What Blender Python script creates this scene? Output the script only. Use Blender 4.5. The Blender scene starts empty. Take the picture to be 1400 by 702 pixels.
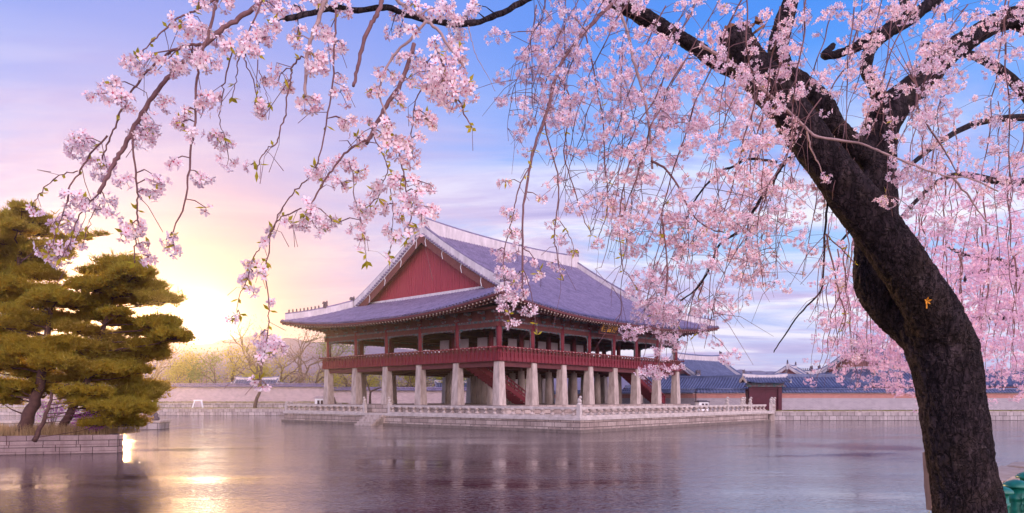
import bpy, bmesh, math, random
import numpy as np
from mathutils import Vector, Matrix, noise
R = math.radians
scn = bpy.context.scene
COL = scn.collection
EYE = 2.8          # camera height above the pond water (z = 0)
F = 972.0          # focal length in photo pixels
HOR = 546.0        # horizon row in the photo

# ------------------------------------------------------------------ camera
cam = bpy.data.cameras.new('camera')
cam.sensor_width = 36; cam.lens = 36*F/1400
cam.shift_y = (HOR-351)/1400
cam.clip_start = .1; cam.clip_end = 6000
camo = bpy.data.objects.new('camera', cam); COL.objects.link(camo)
camo.location = (0, 0, EYE); camo.rotation_euler = (R(90), 0, 0)
scn.camera = camo

# ------------------------------------------------------------------ sun and sky
SUN_DIR = Vector((-417, 972, 103)).normalized()      # from the scene towards the sun
SUN_EL = math.asin(SUN_DIR.z)
SUN_AZ = math.atan2(SUN_DIR.x, SUN_DIR.y)            # clockwise from +Y
sun = bpy.data.lights.new('sun', 'SUN')
sun.energy = 2.5; sun.angle = R(.55); sun.color = (1.0, .58, .22)
suno = bpy.data.objects.new('sun', sun); COL.objects.link(suno)
LAMP_DIR = Vector((-540, 972, 106)).normalized()
suno.rotation_euler = LAMP_DIR.to_track_quat('Z', 'Y').to_euler()
suno.location = (-60, 140, 60)

def lin(r, g, b):
    f = lambda c: ((c/255+.055)/1.055)**2.4 if c/255 > .04045 else c/255/12.92
    return (f(r), f(g), f(b))

class NT:
    """small helper for node trees"""
    def __init__(s, tree): s.t = tree; s.n = tree.nodes; s.l = tree.links
    def new(s, typ, **kw):
        n = s.n.new(typ)
        for k, v in kw.items(): setattr(n, k, v)
        return n
    def put(s, sock, v):
        if v is None: return
        if isinstance(v, bpy.types.NodeSocket): s.l.new(v, sock)
        elif isinstance(v, (tuple, list)) and len(v) == 3 and sock.type == 'RGBA': sock.default_value = (*v, 1)
        else: sock.default_value = v
    def m(s, op, a, b=None, c=None, clamp=False):
        n = s.new('ShaderNodeMath', operation=op); n.use_clamp = clamp
        s.put(n.inputs[0], a); s.put(n.inputs[1], b)
        if c is not None: s.put(n.inputs[2], c)
        return n.outputs[0]
    def vm(s, op, a, b=None, out=0):
        n = s.new('ShaderNodeVectorMath', operation=op); s.put(n.inputs[0], a); s.put(n.inputs[1], b)
        return n.outputs[out]
    def mix(s, f, a, b, blend='MIX'):
        n = s.new('ShaderNodeMix', data_type='RGBA', blend_type=blend)
        s.put(n.inputs[0], f); s.put(n.inputs[6], a); s.put(n.inputs[7], b)
        return n.outputs[2]
    def ramp(s, f, stops, interp='LINEAR'):
        n = s.new('ShaderNodeValToRGB'); r = n.color_ramp; r.interpolation = interp
        while len(r.elements) < len(stops): r.elements.new(.5)
        for e, (p, c) in zip(r.elements, stops): e.position = p; e.color = (*c, 1) if len(c) == 3 else c
        s.put(n.inputs[0], f); return n.outputs[0]
    def noise(s, vec, scale, detail=4, rough=.55, out=0, dist=0):
        n = s.new('ShaderNodeTexNoise'); s.put(n.inputs['Vector'], vec)
        n.inputs['Scale'].default_value = scale; n.inputs['Detail'].default_value = detail
        n.inputs['Roughness'].default_value = rough; n.inputs['Distortion'].default_value = dist
        return n.outputs[out]
    def mapping(s, vec, scale=(1, 1, 1), loc=(0, 0, 0), rot=(0, 0, 0)):
        n = s.new('ShaderNodeMapping'); s.put(n.inputs[0], vec)
        n.inputs[1].default_value = loc; n.inputs[2].default_value = rot; n.inputs[3].default_value = scale
        return n.outputs[0]

world = bpy.data.worlds.new('World'); scn.world = world; world.use_nodes = True
W = NT(world.node_tree); W.n.clear()
wout = W.new('ShaderNodeOutputWorld'); bg = W.new('ShaderNodeBackground')
SKY_STRENGTH = .12
bg.inputs[1].default_value = SKY_STRENGTH*.86
sky = W.new('ShaderNodeTexSky', sky_type='NISHITA'); sky.sun_disc = False
sky.sun_elevation = SUN_EL; sky.sun_rotation = SUN_AZ
sky.air_density = 1.2; sky.dust_density = 1.5; sky.ozone_density = 2.0
tc = W.new('ShaderNodeTexCoord'); d = W.vm('NORMALIZE', tc.outputs['Generated'])
sx = W.new('ShaderNodeSeparateXYZ'); W.put(sx.inputs[0], d)
dx, dy, dz = sx.outputs
zz = W.m('MAXIMUM', dz, 0.0)
grad = W.ramp(zz, [(0, lin(186, 188, 230)), (.08, lin(182, 192, 238)), (.2, lin(160, 196, 246)),
                   (.33, lin(106, 166, 244)), (.46, lin(70, 138, 232)), (1, lin(120, 128, 200))])
sd = W.vm('DOT_PRODUCT', d, tuple(SUN_DIR), out=1)
sd0 = W.m('MAXIMUM', sd, 0.0)
# paler, pinker sky on the sun's side
side = W.m('POWER', sd0, 12.0)
grad = W.mix(W.m('MULTIPLY', side, .5), grad, lin(226, 196, 228))
# streaky cloud decks
den = W.m('ADD', zz, .10)
pv = W.new('ShaderNodeCombineXYZ')
W.put(pv.inputs[0], W.m('DIVIDE', dx, den)); W.put(pv.inputs[1], W.m('DIVIDE', dy, den))
pp = W.mapping(pv.outputs[0], scale=(.5, 1.0, 1), rot=(0, 0, R(-20)))
c1 = W.noise(pp, 1.35, 9, .62, dist=.9)
cover = W.m('MULTIPLY', W.ramp(c1, [(.38, (0, 0, 0)), (.58, (1, 1, 1))]),
            W.ramp(zz, [(0, (.75,)*3), (.20, (.95,)*3), (.31, (.5,)*3), (.42, (0,)*3)]))
pp2 = W.mapping(pv.outputs[0], scale=(.45, 1.05, 1), loc=(3.3, 1.7, 0), rot=(0, 0, R(-12)))
c2 = W.noise(pp2, 1.9, 9, .6, dist=.8)
ccol = W.ramp(c2, [(.34, lin(172, 152, 204)), (.45, lin(206, 186, 224)), (.56, lin(252, 244, 252))])
ccol = W.mix(W.m('MULTIPLY', side, .35), ccol, lin(252, 222, 222))
skycol = W.mix(W.m('MULTIPLY', cover, .95), grad, ccol)
skycol = W.mix(W.m('MULTIPLY', W.m('POWER', sd0, 18.0), .62), skycol, tuple(lin(190, 158, 192)), 'MIX')
skycol = W.mix(W.m('MULTIPLY', W.m('POWER', sd0, 90.0), .7), skycol, tuple(lin(214, 142, 104)), 'MIX')
# aureole of the low sun
def add(a, b): return W.mix(1.0, a, b, 'ADD')
def scl(c, f):
    v = W.vm('SCALE', c); W.put(v.node.inputs[3], f); return v
skycol = add(skycol, scl(tuple(lin(255, 196, 120)), W.m('MULTIPLY', W.m('POWER', sd0, 120.0), .2)))
skycol = add(skycol, scl(tuple(lin(255, 236, 190)), W.m('MULTIPLY', W.m('POWER', sd0, 900.0), .8)))
skycol = add(skycol, scl(tuple(lin(255, 246, 225)), W.m('MULTIPLY', W.m('POWER', sd0, 4500.0), 5.0)))
# the sky opposite a low sun: unseen glow added to fill the camera-facing surfaces
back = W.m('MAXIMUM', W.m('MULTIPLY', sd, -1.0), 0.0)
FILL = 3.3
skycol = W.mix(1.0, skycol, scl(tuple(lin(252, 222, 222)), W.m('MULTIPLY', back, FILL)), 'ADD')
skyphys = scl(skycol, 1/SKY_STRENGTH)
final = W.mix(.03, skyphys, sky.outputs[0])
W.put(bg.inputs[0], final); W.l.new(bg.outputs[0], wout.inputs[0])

scn.view_settings.view_transform = 'Standard'; scn.view_settings.look = 'None'
scn.view_settings.exposure = .5; scn.view_settings.gamma = 1; scn.view_settings.use_curve_mapping = False
scn.cycles.use_denoising = True
scn.cycles.max_bounces = 8; scn.cycles.transparent_max_bounces = 8
scn.cycles.volume_bounces = 0; scn.cycles.diffuse_bounces = 5; scn.cycles.glossy_bounces = 3
scn.cycles.sample_clamp_indirect = 6

# ------------------------------------------------------------------ helpers
def P(px, py, D):
    """photo pixel at depth D -> world point"""
    return Vector(((px-700)/F*D, D, EYE+(HOR-py)/F*D))

def tag(o, label=None, cat=None, group=None, kind=None):
    if label: o['label'] = label
    if cat: o['category'] = cat
    if group: o['group'] = group
    if kind: o['kind'] = kind
    return o
def empty(name, label=None, cat=None, loc=(0, 0, 0), rz=0, group=None, parent=None):
    o = bpy.data.objects.new(name, None); COL.objects.link(o)
    o.empty_display_size = .3
    o.location = loc; o.rotation_euler = (0, 0, rz); o.parent = parent
    return tag(o, label, cat, group)
def copy_tree(o, parent=None):
    c = o.copy(); COL.objects.link(c)
    if parent is not None: c.parent = parent
    for ch in o.children: copy_tree(ch, c)
    return c

class MB:
    def __init__(s): s.v = []; s.f = []; s.mi = []; s.sm = []; s.mat = 0; s.smooth = False
    def add(s, vs, fs):
        b = len(s.v); s.v.extend(tuple(v) for v in vs)
        for f in fs: s.f.append(tuple(b+i for i in f)); s.mi.append(s.mat); s.sm.append(s.smooth)
    def quad(s, a, b, c, e): s.add([a, b, c, e], [(0, 1, 2, 3)])
    def box(s, c, size, rz=0, taper=1.0, M=None):
        hx, hy, hz = size[0]/2, size[1]/2, size[2]/2
        vs = []
        for z, k in ((-hz, 1), (hz, taper)):
            for x, y in ((-hx, -hy), (hx, -hy), (hx, hy), (-hx, hy)): vs.append(Vector((x*k, y*k, z)))
        m = M if M is not None else Matrix.Rotation(rz, 4, 'Z')
        vs = [m @ v + Vector(c) for v in vs]
        s.add(vs, [(3, 2, 1, 0), (4, 5, 6, 7), (0, 1, 5, 4), (1, 2, 6, 5), (2, 3, 7, 6), (3, 0, 4, 7)])
    def box2(s, lo, hi):
        s.box([(lo[i]+hi[i])/2 for i in range(3)], [hi[i]-lo[i] for i in range(3)])
    def bar(s, a, b, w, h):
        """box from a to b, width w (sideways), height h (upwards)"""
        a = Vector(a); b = Vector(b); t = (b-a); L = t.length; t.normalize()
        up = Vector((0, 0, 1)) if abs(t.z) < .98 else Vector((0, 1, 0))
        sd = t.cross(up).normalized(); up = sd.cross(t)
        M = Matrix((t, sd, up)).transposed().to_4x4()
        s.box((a+b)/2, (L, w, h), M=M)
    def tube(s, pts, rad, n=6, cap=True):
        pts = [Vector(p) for p in pts]
        if not hasattr(rad, '__len__'): rad = [rad]*len(pts)
        t = (pts[1]-pts[0]).normalized()
        u = t.orthogonal().normalized(); vs = []
        for i, p in enumerate(pts):
            if i == 0: tt = pts[1]-pts[0]
            elif i == len(pts)-1: tt = pts[-1]-pts[-2]
            else: tt = pts[i+1]-pts[i-1]
            if tt.length < 1e-9: tt = t
            tt = tt.normalized()
            u = (u - tt*u.dot(tt))
            u = u.normalized() if u.length > 1e-6 else tt.orthogonal().normalized()
            w = tt.cross(u); t = tt
            for k in range(n):
                a = 2*math.pi*k/n
                vs.append(p+(u*math.cos(a)+w*math.sin(a))*rad[i])
        fs = []
        for i in range(len(pts)-1):
            for k in range(n):
                fs.append((i*n+k, i*n+(k+1) % n, (i+1)*n+(k+1) % n, (i+1)*n+k))
        if cap:
            fs.append(tuple(range(n-1, -1, -1))); fs.append(tuple((len(pts)-1)*n+k for k in range(n)))
        o = s.smooth; s.smooth = True; s.add(vs, fs); s.smooth = o
    def lathe(s, c, prof, n=12):
        """prof: list of (radius, z)"""
        vs = []; fs = []
        for r, z in prof:
            for k in range(n):
                a = 2*math.pi*(k+.5)/n; vs.append((c[0]+r*math.cos(a), c[1]+r*math.sin(a), c[2]+z))
        for i in range(len(prof)-1):
            for k in range(n): fs.append((i*n+k, i*n+(k+1) % n, (i+1)*n+(k+1) % n, (i+1)*n+k))
        fs.append(tuple(range(n-1, -1, -1))); fs.append(tuple((len(prof)-1)*n+k for k in range(n)))
        o = s.smooth; s.smooth = n > 8; s.add(vs, fs); s.smooth = o
    def blob(s, c, r, n=8, m=6, M=None):
        vs = []; fs = []
        for i in range(m+1):
            th = math.pi*i/m
            for k in range(n):
                a = 2*math.pi*k/n
                v = Vector((r[0]*math.sin(th)*math.cos(a), r[1]*math.sin(th)*math.sin(a), r[2]*math.cos(th)))
                if M is not None: v = M @ v
                vs.append(v+Vector(c))
        for i in range(m):
            for k in range(n): fs.append((i*n+k, (i+1)*n+k, (i+1)*n+(k+1) % n, i*n+(k+1) % n))
        o = s.smooth; s.smooth = True; s.add(vs, fs); s.smooth = o
    def build(s, name, mats, parent=None, loc=None, rz=None, uv=True):
        me = bpy.data.meshes.new(name)
        me.from_pydata(s.v, [], s.f)
        if not isinstance(mats, (list, tuple)): mats = [mats]
        for m in mats: me.materials.append(m)
        n = len(me.polygons)
        if n:
            me.polygons.foreach_set('material_index', s.mi); me.polygons.foreach_set('use_smooth', s.sm)
            if uv: auto_uv(me)
        me.update()
        o = bpy.data.objects.new(name, me); COL.objects.link(o); o.parent = parent
        if loc is not None: o.location = loc
        if rz is not None: o.rotation_euler = (0, 0, rz)
        return o

def auto_uv(me):
    """metre-sized UVs: along the face / up the face"""
    nl = len(me.loops); nv = len(me.vertices)
    co = np.empty(nv*3, np.float32); me.vertices.foreach_get('co', co); co = co.reshape(-1, 3)
    vi = np.empty(nl, np.int32); me.loops.foreach_get('vertex_index', vi)
    npoly = len(me.polygons); nr = np.empty(npoly*3, np.float32); me.polygons.foreach_get('normal', nr); nr = nr.reshape(-1, 3)
    lt = np.empty(npoly, np.int32); me.polygons.foreach_get('loop_total', lt)
    ln = np.repeat(nr, lt, axis=0); c = co[vi]
    flat = np.abs(ln[:, 2]) > .7
    L = np.hypot(ln[:, 0], ln[:, 1]); L[L == 0] = 1
    along = (-ln[:, 1]*c[:, 0]+ln[:, 0]*c[:, 1])/L
    uv = np.where(flat[:, None], c[:, :2], np.stack([along, c[:, 2]], 1)).astype(np.float32)
    lay = me.uv_layers.new(name='UVMap'); lay.data.foreach_set('uv', uv.ravel())

# ------------------------------------------------------------------ materials
def mat(name):
    m = bpy.data.materials.new(name); m.use_nodes = True
    t = NT(m.node_tree); return m, t, m.node_tree.nodes['Principled BSDF']
def objco(t):
    return t.new('ShaderNodeTexCoord').outputs['Object']
def worldco(t):
    return t.new('ShaderNodeNewGeometry').outputs['Position']
def bump(t, b, h, dist=.02, strength=.6):
    n = t.new('ShaderNodeBump'); n.inputs['Distance'].default_value = dist; n.inputs['Strength'].default_value = strength
    t.put(n.inputs['Height'], h); t.l.new(n.outputs[0], b.inputs['Normal'])
def simple(name, c0, c1, scale=3, rough=.75, bmp=.01, spec=.3, detail=6, stretch=(1, 1, 1)):
    m, t, b = mat(name)
    v = t.mapping(worldco(t), scale=stretch)
    n = t.noise(v, scale, detail, .62)
    t.put(b.inputs['Base Color'], t.ramp(n, [(.3, c0), (.7, c1)]))
    b.inputs['Roughness'].default_value = rough; b.inputs['Specular IOR Level'].default_value = spec
    if bmp: bump(t, b, t.noise(v, scale*4, 4), bmp)
    return m
def brick(name, c0, c1, mortar, w, h, gap=.01, rough=.85, off=.5, var=.5, stain=None):
    m, t, b = mat(name)
    uv = t.new('ShaderNodeTexCoord').outputs['UV']
    n = t.new('ShaderNodeTexBrick'); t.put(n.inputs['Vector'], uv)
    n.inputs['Scale'].default_value = 1; n.inputs['Brick Width'].default_value = w; n.inputs['Row Height'].default_value = h
    n.inputs['Mortar Size'].default_value = gap; n.inputs['Mortar Smooth'].default_value = .1; n.offset = off
    t.put(n.inputs['Color1'], c0); t.put(n.inputs['Color2'], c1); t.put(n.inputs['Mortar'], mortar)
    ns = t.noise(worldco(t), 1.3, 6, .65)
    col = t.mix(var, n.outputs[0], t.ramp(ns, [(.3, (.42, .38, .38)), (.7, (1.3, 1.25, 1.22))]), 'MULTIPLY')
    fine = t.noise(worldco(t), 14, 4, .7)
    col = t.mix(.35, col, t.ramp(fine, [(.3, (.6, .6, .6)), (.7, (1.2, 1.2, 1.2))]), 'MULTIPLY')
    if stain:
        sv = t.noise(t.mapping(worldco(t), scale=(1.2, 1.2, .25)), 1.5, 5, .6)
        col = t.mix(t.ramp(sv, [(.5, (0,)*3), (.72, (.7,)*3)]), col, stain)
    t.put(b.inputs['Base Color'], col); b.inputs['Roughness'].default_value = rough
    b.inputs['Specular IOR Level'].default_value = .2
    hgt = t.m('SUBTRACT', t.m('MULTIPLY', fine, .3), n.outputs[1])
    bump(t, b, hgt, .02, .8)
    return m

M = {}
M['granite'] = simple('granite', (.30, .23, .20), (.60, .50, .45), 1.9, .85, .015, stretch=(1.3, 1.3, .4))
M['granite_pale'] = simple('granite_pale', (.40, .34, .31), (.64, .56, .52), 1.8, .85, .015)
M['platform_stone'] = brick('platform_stone', (.36, .28, .25), (.56, .46, .41), (.06, .04, .04), 1.35, .42, .022, stain=(.2, .15, .13))
M['bank_stone'] = brick('bank_stone', (.38, .33, .33), (.56, .5, .5), (.06, .045, .045), .95, .6, .026, stain=(.17, .13, .13))
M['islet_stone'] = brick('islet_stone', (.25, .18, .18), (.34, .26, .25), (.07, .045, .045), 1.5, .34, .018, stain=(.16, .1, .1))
M['grey_brick'] = brick('grey_brick', (.33, .29, .34), (.42, .38, .42), (.62, .55, .58), .42, .16, .02, var=.25)
M['pale_brick'] = brick('pale_brick', (.48, .36, .38), (.60, .46, .47), (.72, .62, .62), .45, .2, .02, var=.25)
M['orange_brick'] = brick('orange_brick', (.50, .20, .17), (.58, .25, .21), (.62, .40, .36), .3, .12, .012, var=.2)
M['red_wood'] = simple('red_wood', (.15, .016, .028), (.22, .028, .042), 1.6, .6, .004, stretch=(3, 3, .5))
M['gable_red'] = simple('gable_red', (.25, .03, .05), (.36, .052, .076), 1.2, .65, .004, stretch=(4, 4, .4))
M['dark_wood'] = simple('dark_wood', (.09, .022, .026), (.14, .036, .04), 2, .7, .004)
M['beam_wood'] = simple('beam_wood', (.12, .034, .034), (.18, .058, .05), 2, .7, .004)
M['rafter_end'] = simple('rafter_end', (.42, .30, .26), (.5, .42, .34), 6, .7, 0)
M['gate_wood'] = simple('gate_wood', (.07, .008, .02), (.10, .013, .028), 2, .55, .004)
M['wet_stone'] = simple('wet_stone', (.11, .085, .075), (.26, .2, .17), 2.4, .5, .01)
M['plaster'] = simple('plaster', (.44, .39, .41), (.68, .62, .64), 1.1, .85, .006, stretch=(1.6, 1.6, .5))
M['white_paint'] = simple('white_paint', (.74, .74, .76), (.82, .82, .83), 3, .5, 0)
M['door_panel'] = simple('door_panel', (.38, .30, .33), (.5, .42, .44), 1.5, .7, 0)
M['gold'] = simple('gold', (.75, .36, .02), (.85, .46, .05), 6, .35, 0, .6)
M['board_black'] = simple('board_black', (.03, .012, .02), (.05, .02, .03), 4, .5, 0)
M['iron'] = simple('iron', (.05, .04, .06), (.08, .07, .09), 5, .6, .003)
M['figure'] = simple('figure', (.07, .05, .07), (.13, .1, .12), 6, .8, .004)
M['soil'] = simple('soil', (.20, .14, .08), (.33, .25, .16), 1.2, .95, .03)
M['bark_far'] = simple('bark_far', (.07, .045, .04), (.13, .085, .07), 3, .9, .02)
M['pine_bark'] = simple('pine_bark', (.06, .03, .028), (.12, .06, .05), 5, .9, .03)
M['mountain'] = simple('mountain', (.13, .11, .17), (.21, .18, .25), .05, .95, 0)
M['post_wood'] = simple('post_wood', (.17, .105, .085), (.26, .17, .14), 7, .8, .004, stretch=(2, 2, .3))
M['kerb'] = simple('kerb', (.28, .21, .17), (.42, .34, .29), 3, .9, .02)
def dancheong():
    m, t, b = mat('dancheong')
    v = worldco(t)
    n = t.noise(v, 3.2, 2, .5)
    c = t.ramp(n, [(.30, (.04, .10, .11)), (.42, (.09, .17, .18)), (.47, (.16, .06, .06)), (.55, (.13, .09, .16)), (.60, (.27, .27, .25)), (.64, (.06, .13, .13))], 'CONSTANT')
    t.put(b.inputs['Base Color'], c); b.inputs['Roughness'].default_value = .7
    return m
M['dancheong'] = dancheong()
def tile(name, c0, c1):
    m, t, b = mat(name)
    n = t.noise(worldco(t), 1.1, 6, .65); n2 = t.noise(worldco(t), 9, 3, .6)
    c = t.ramp(t.m('ADD', t.m('MULTIPLY', n, .6), t.m('MULTIPLY', n2, .4)), [(.36, c0), (.64, c1)])
    t.put(b.inputs['Base Color'], c); b.inputs['Roughness'].default_value = .5; b.inputs['Specular IOR Level'].default_value = .5
    bump(t, b, n2, .02, .5)
    return m
M['tile_grey'] = tile('tile_grey', (.10, .078, .14), (.25, .20, .31))
M['tile_flat_shaded'] = tile('tile_flat_shaded', (.035, .027, .05), (.085, .065, .11))  # flat channel tiles, darkened to paint in shade between the tile rows
M['tile_blue_flat_shaded'] = tile('tile_blue_flat_shaded', (.02, .026, .06), (.05, .06, .13))  # same painted groove shade for the blue roofs
M['tile_blue'] = tile('tile_blue', (.055, .07, .145), (.15, .17, .28))
def leafy(name, c0, c1, trans=.5, tc=None, rough=.6, clump=0):
    m, t, b = mat(name)
    g = t.new('ShaderNodeNewGeometry')
    c = t.ramp(g.outputs['Random Per Island'], [(0, c0), (1, c1)])
    if clump: c = t.ramp(t.m('ADD', t.m('MULTIPLY', t.noise(worldco(t), clump, 3, .65), 1.5), t.m('MULTIPLY', t.m('SUBTRACT', g.outputs['Random Per Island'], .5), .4)), [(.52, c0), (.98, c1)])
    b.inputs['Roughness'].default_value = rough; b.inputs['Specular IOR Level'].default_value = .2
    t.put(b.inputs['Base Color'], c)
    tr = t.new('ShaderNodeBsdfTranslucent'); t.put(tr.inputs[0], tc if tc else c)
    mx = t.new('ShaderNodeMixShader'); mx.inputs[0].default_value = trans
    t.l.new(b.outputs[0], mx.inputs[1]); t.l.new(tr.outputs[0], mx.inputs[2])
    t.l.new(mx.outputs[0], t.n['Material Output'].inputs[0])
    return m
M['pine'] = leafy('pine', (.05, .09, .014), (.37, .35, .04), .6, (.80, .50, .05), clump=3.2)
M['spring_leaf'] = leafy('spring_leaf', (.30, .28, .03), (.46, .40, .05), .5)
M['green_leaf'] = leafy('green_leaf', (.10, .16, .03), (.2, .26, .05), .5)
M['young_leaf'] = leafy('young_leaf', (.40, .33, .02), (.58, .48, .05), .5)
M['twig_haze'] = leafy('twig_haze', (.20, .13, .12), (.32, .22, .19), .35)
M['petal'] = leafy('petal', (.86, .58, .67), (.98, .87, .91), .42)
M['petal_pale'] = leafy('petal_pale', (.90, .63, .70), (.99, .89, .91), .3)
M['petal_far'] = leafy('petal_far', (.80, .50, .64), (.95, .77, .87), .5)
M['flower_eye'] = leafy('flower_eye', (.55, .10, .16), (.70, .22, .26), .3)
M['azalea'] = leafy('azalea', (.45, .08, .5), (.62, .16, .66), .5)
M['dry_grass'] = leafy('dry_grass', (.34, .22, .11), (.52, .37, .2), .4)
M['lawn'] = leafy('lawn', (.16, .19, .03), (.36, .31, .06), .4)
def bark():
    m, t, b = mat('bark')
    v = t.mapping(worldco(t), scale=(1, 1, .35))
    n = t.noise(v, 16, 7, .7); n2 = t.noise(worldco(t), 2.3, 4, .6); n3 = t.noise(v, 45, 4, .7)
    c = t.ramp(n, [(.3, (.009, .006, .009)), (.55, (.038, .026, .031)), (.72, (.095, .068, .073))])
    c = t.mix(t.ramp(n2, [(.5, (0,)*3), (.7, (.5,)*3)]), c, (.055, .036, .024))
    ln_ = t.noise(t.mapping(worldco(t), scale=(1, 1, 5)), 11, 3, .6); c = t.mix(t.ramp(ln_, [(.62, (0,)*3), (.70, (.55,)*3)]), c, (.10, .075, .072))
    t.put(b.inputs['Base Color'], c); b.inputs['Roughness'].default_value = .9; b.inputs['Specular IOR Level'].default_value = .12
    vo = t.new('ShaderNodeTexVoronoi', feature='DISTANCE_TO_EDGE'); wv = t.vm('ADD', t.mapping(worldco(t), scale=(1, 1, .3)), t.vm('SCALE', t.noise(worldco(t), 9, 3, .6, out=1)))
    for nd in t.n:
        if nd.type == 'VECT_MATH' and nd.operation == 'SCALE': nd.inputs[3].default_value = .16
    t.put(vo.inputs['Vector'], wv); vo.inputs['Scale'].default_value = 27
    crack = t.ramp(vo.outputs[0], [(.0, (0,)*3), (.12, (1,)*3)])
    c = t.mix(1.0, c, t.ramp(crack, [(0, (.5,)*3), (1, (1.1,)*3)]), 'MULTIPLY'); t.put(b.inputs['Base Color'], c)
    bump(t, b, t.m('ADD', t.m('MULTIPLY', crack, .55), t.m('ADD', t.m('MULTIPLY', n, 1.6), t.m('MULTIPLY', n3, .8))), .03, 1.0)
    return m
M['bark'] = bark()
M['twig'] = simple('twig', (.13, .06, .065), (.22, .11, .11), 20, .7, .002)
M['pale_twig'] = simple('pale_twig', (.28, .18, .18), (.40, .27, .26), 14, .65, .002)
def green_paint():
    m, t, b = mat('green_paint')
    n = t.noise(worldco(t), 22, 4, .6)
    t.put(b.inputs['Base Color'], t.ramp(n, [(.35, (.0, .10, .072)), (.7, (.008, .17, .12))]))
    b.inputs['Roughness'].default_value = .38; b.inputs['Specular IOR Level'].default_value = .5
    bump(t, b, n, .003, .5)
    return m
M['green_paint'] = green_paint()
def water():
    m, t, b = mat('water')
    v = worldco(t)
    b.inputs['Base Color'].default_value = (.085, .05, .055, 1)
    b.inputs['Roughness'].default_value = .06; b.inputs['IOR'].default_value = 1.38
    n1 = t.noise(t.mapping(v, scale=(.8, 1.2, 1), rot=(0, 0, R(12))), 1.5, 4, .55)
    n2 = t.noise(t.mapping(v, scale=(1, 1.3, 1), rot=(0, 0, R(-25))), 6.5, 2, .5)
    n3 = t.noise(t.mapping(v, scale=(.6, 1.4, 1)), .13, 4, .6)
    amp = t.ramp(n3, [(.36, (.2,)*3), (.62, (1.5,)*3)])
    h = t.m('MULTIPLY', t.m('ADD', t.m('MULTIPLY', n1, .8), t.m('MULTIPLY', t.m('POWER', n2, 3.0), 1.0)), amp)
    bump(t, b, h, .02, 1.0)
    b.inputs['Specular IOR Level'].default_value = .9
    return m
M['water'] = water()
def ground_mat():
    m, t, b = mat('ground')
    v = worldco(t)
    n = t.noise(v, .9, 6, .6); n2 = t.noise(v, 9, 5, .7)
    c = t.ramp(n, [(.40, (.13, .14, .035)), (.5, (.24, .20, .08)), (.6, (.40, .31, .22))])
    c = t.mix(.5, c, t.ramp(n2, [(.3, (.5,)*3), (.7, (1.3,)*3)]), 'MULTIPLY')
    t.put(b.inputs['Base Color'], c); b.inputs['Roughness'].default_value = .95; bump(t, b, n2, .03)
    return m
M['ground'] = ground_mat()
M['sand'] = simple('sand', (.45, .36, .30), (.58, .48, .41), 5, .95, .01)
# ------------------------------------------------------------------ water and ground
def sheet(name, pts, z, material, label=None, kind='structure', thick=0.0):
    mb = MB()
    n = len(pts)
    vs = [(x, y, z) for x, y in pts]
    bm = bmesh.new()
    bv = [bm.verts.new(v) for v in vs]
    f = bm.faces.new(bv); f.normal_update()
    if f.normal.z < 0: f.normal_flip()
    if thick:
        r = bmesh.ops.extrude_face_region(bm, geom=[f])
        bmesh.ops.translate(bm, vec=(0, 0, -thick), verts=[e for e in r['geom'] if isinstance(e, bmesh.types.BMVert)])
        bmesh.ops.recalc_face_normals(bm, faces=bm.faces)
    me = bpy.data.meshes.new(name); bm.to_mesh(me); bm.free(); me.materials.append(material); auto_uv(me)
    o = bpy.data.objects.new(name, me); COL.objects.link(o)
    return tag(o, label, None, None, kind)

tag(sheet('pond_water', [(-420, -60), (420, -60), (420, 240), (-420, 240)], 0, M['water']), 'rippled lilac pond water', None, None, 'structure')
BANK = 1.12
LB = 122.0            # far left bank (depth)
RB = 94.0             # far right bank (depth)
# one ground sheet behind the pond out to the horizon, stepping forward on the right
KX = 28
ground_far = [(-740, LB), (-4, LB), (0, 122), (27, 98), (27, RB), (600, RB), (740, RB), (740, 700), (-740, 700)]
tag(sheet('far_ground', ground_far, BANK, M['ground'], thick=1.6), 'low grassy ground beyond the pond')
near_ground = [(-150, -150), (300, -150), (300, 310), (5.9, 10.3), (3.0, 7.4), (0, 4.3), (-6, -1.9), (-40, -37), (-150, -150)]
near_ground = [(-120, -119.6), (120, -119.6), (300, 60), (300, 70), (90, 93.9), (80, 86.6), (30, 35.2), (11.9, 16.6), (9.3, 13.7), (6.6, 10.75), (4.2, 7.7), (0, 3.6), (-6, -1.9)]
tag(sheet('near_bank', near_ground, 1.2, M['ground'], thick=1.7), 'near bank with thin grass and sand')

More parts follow.
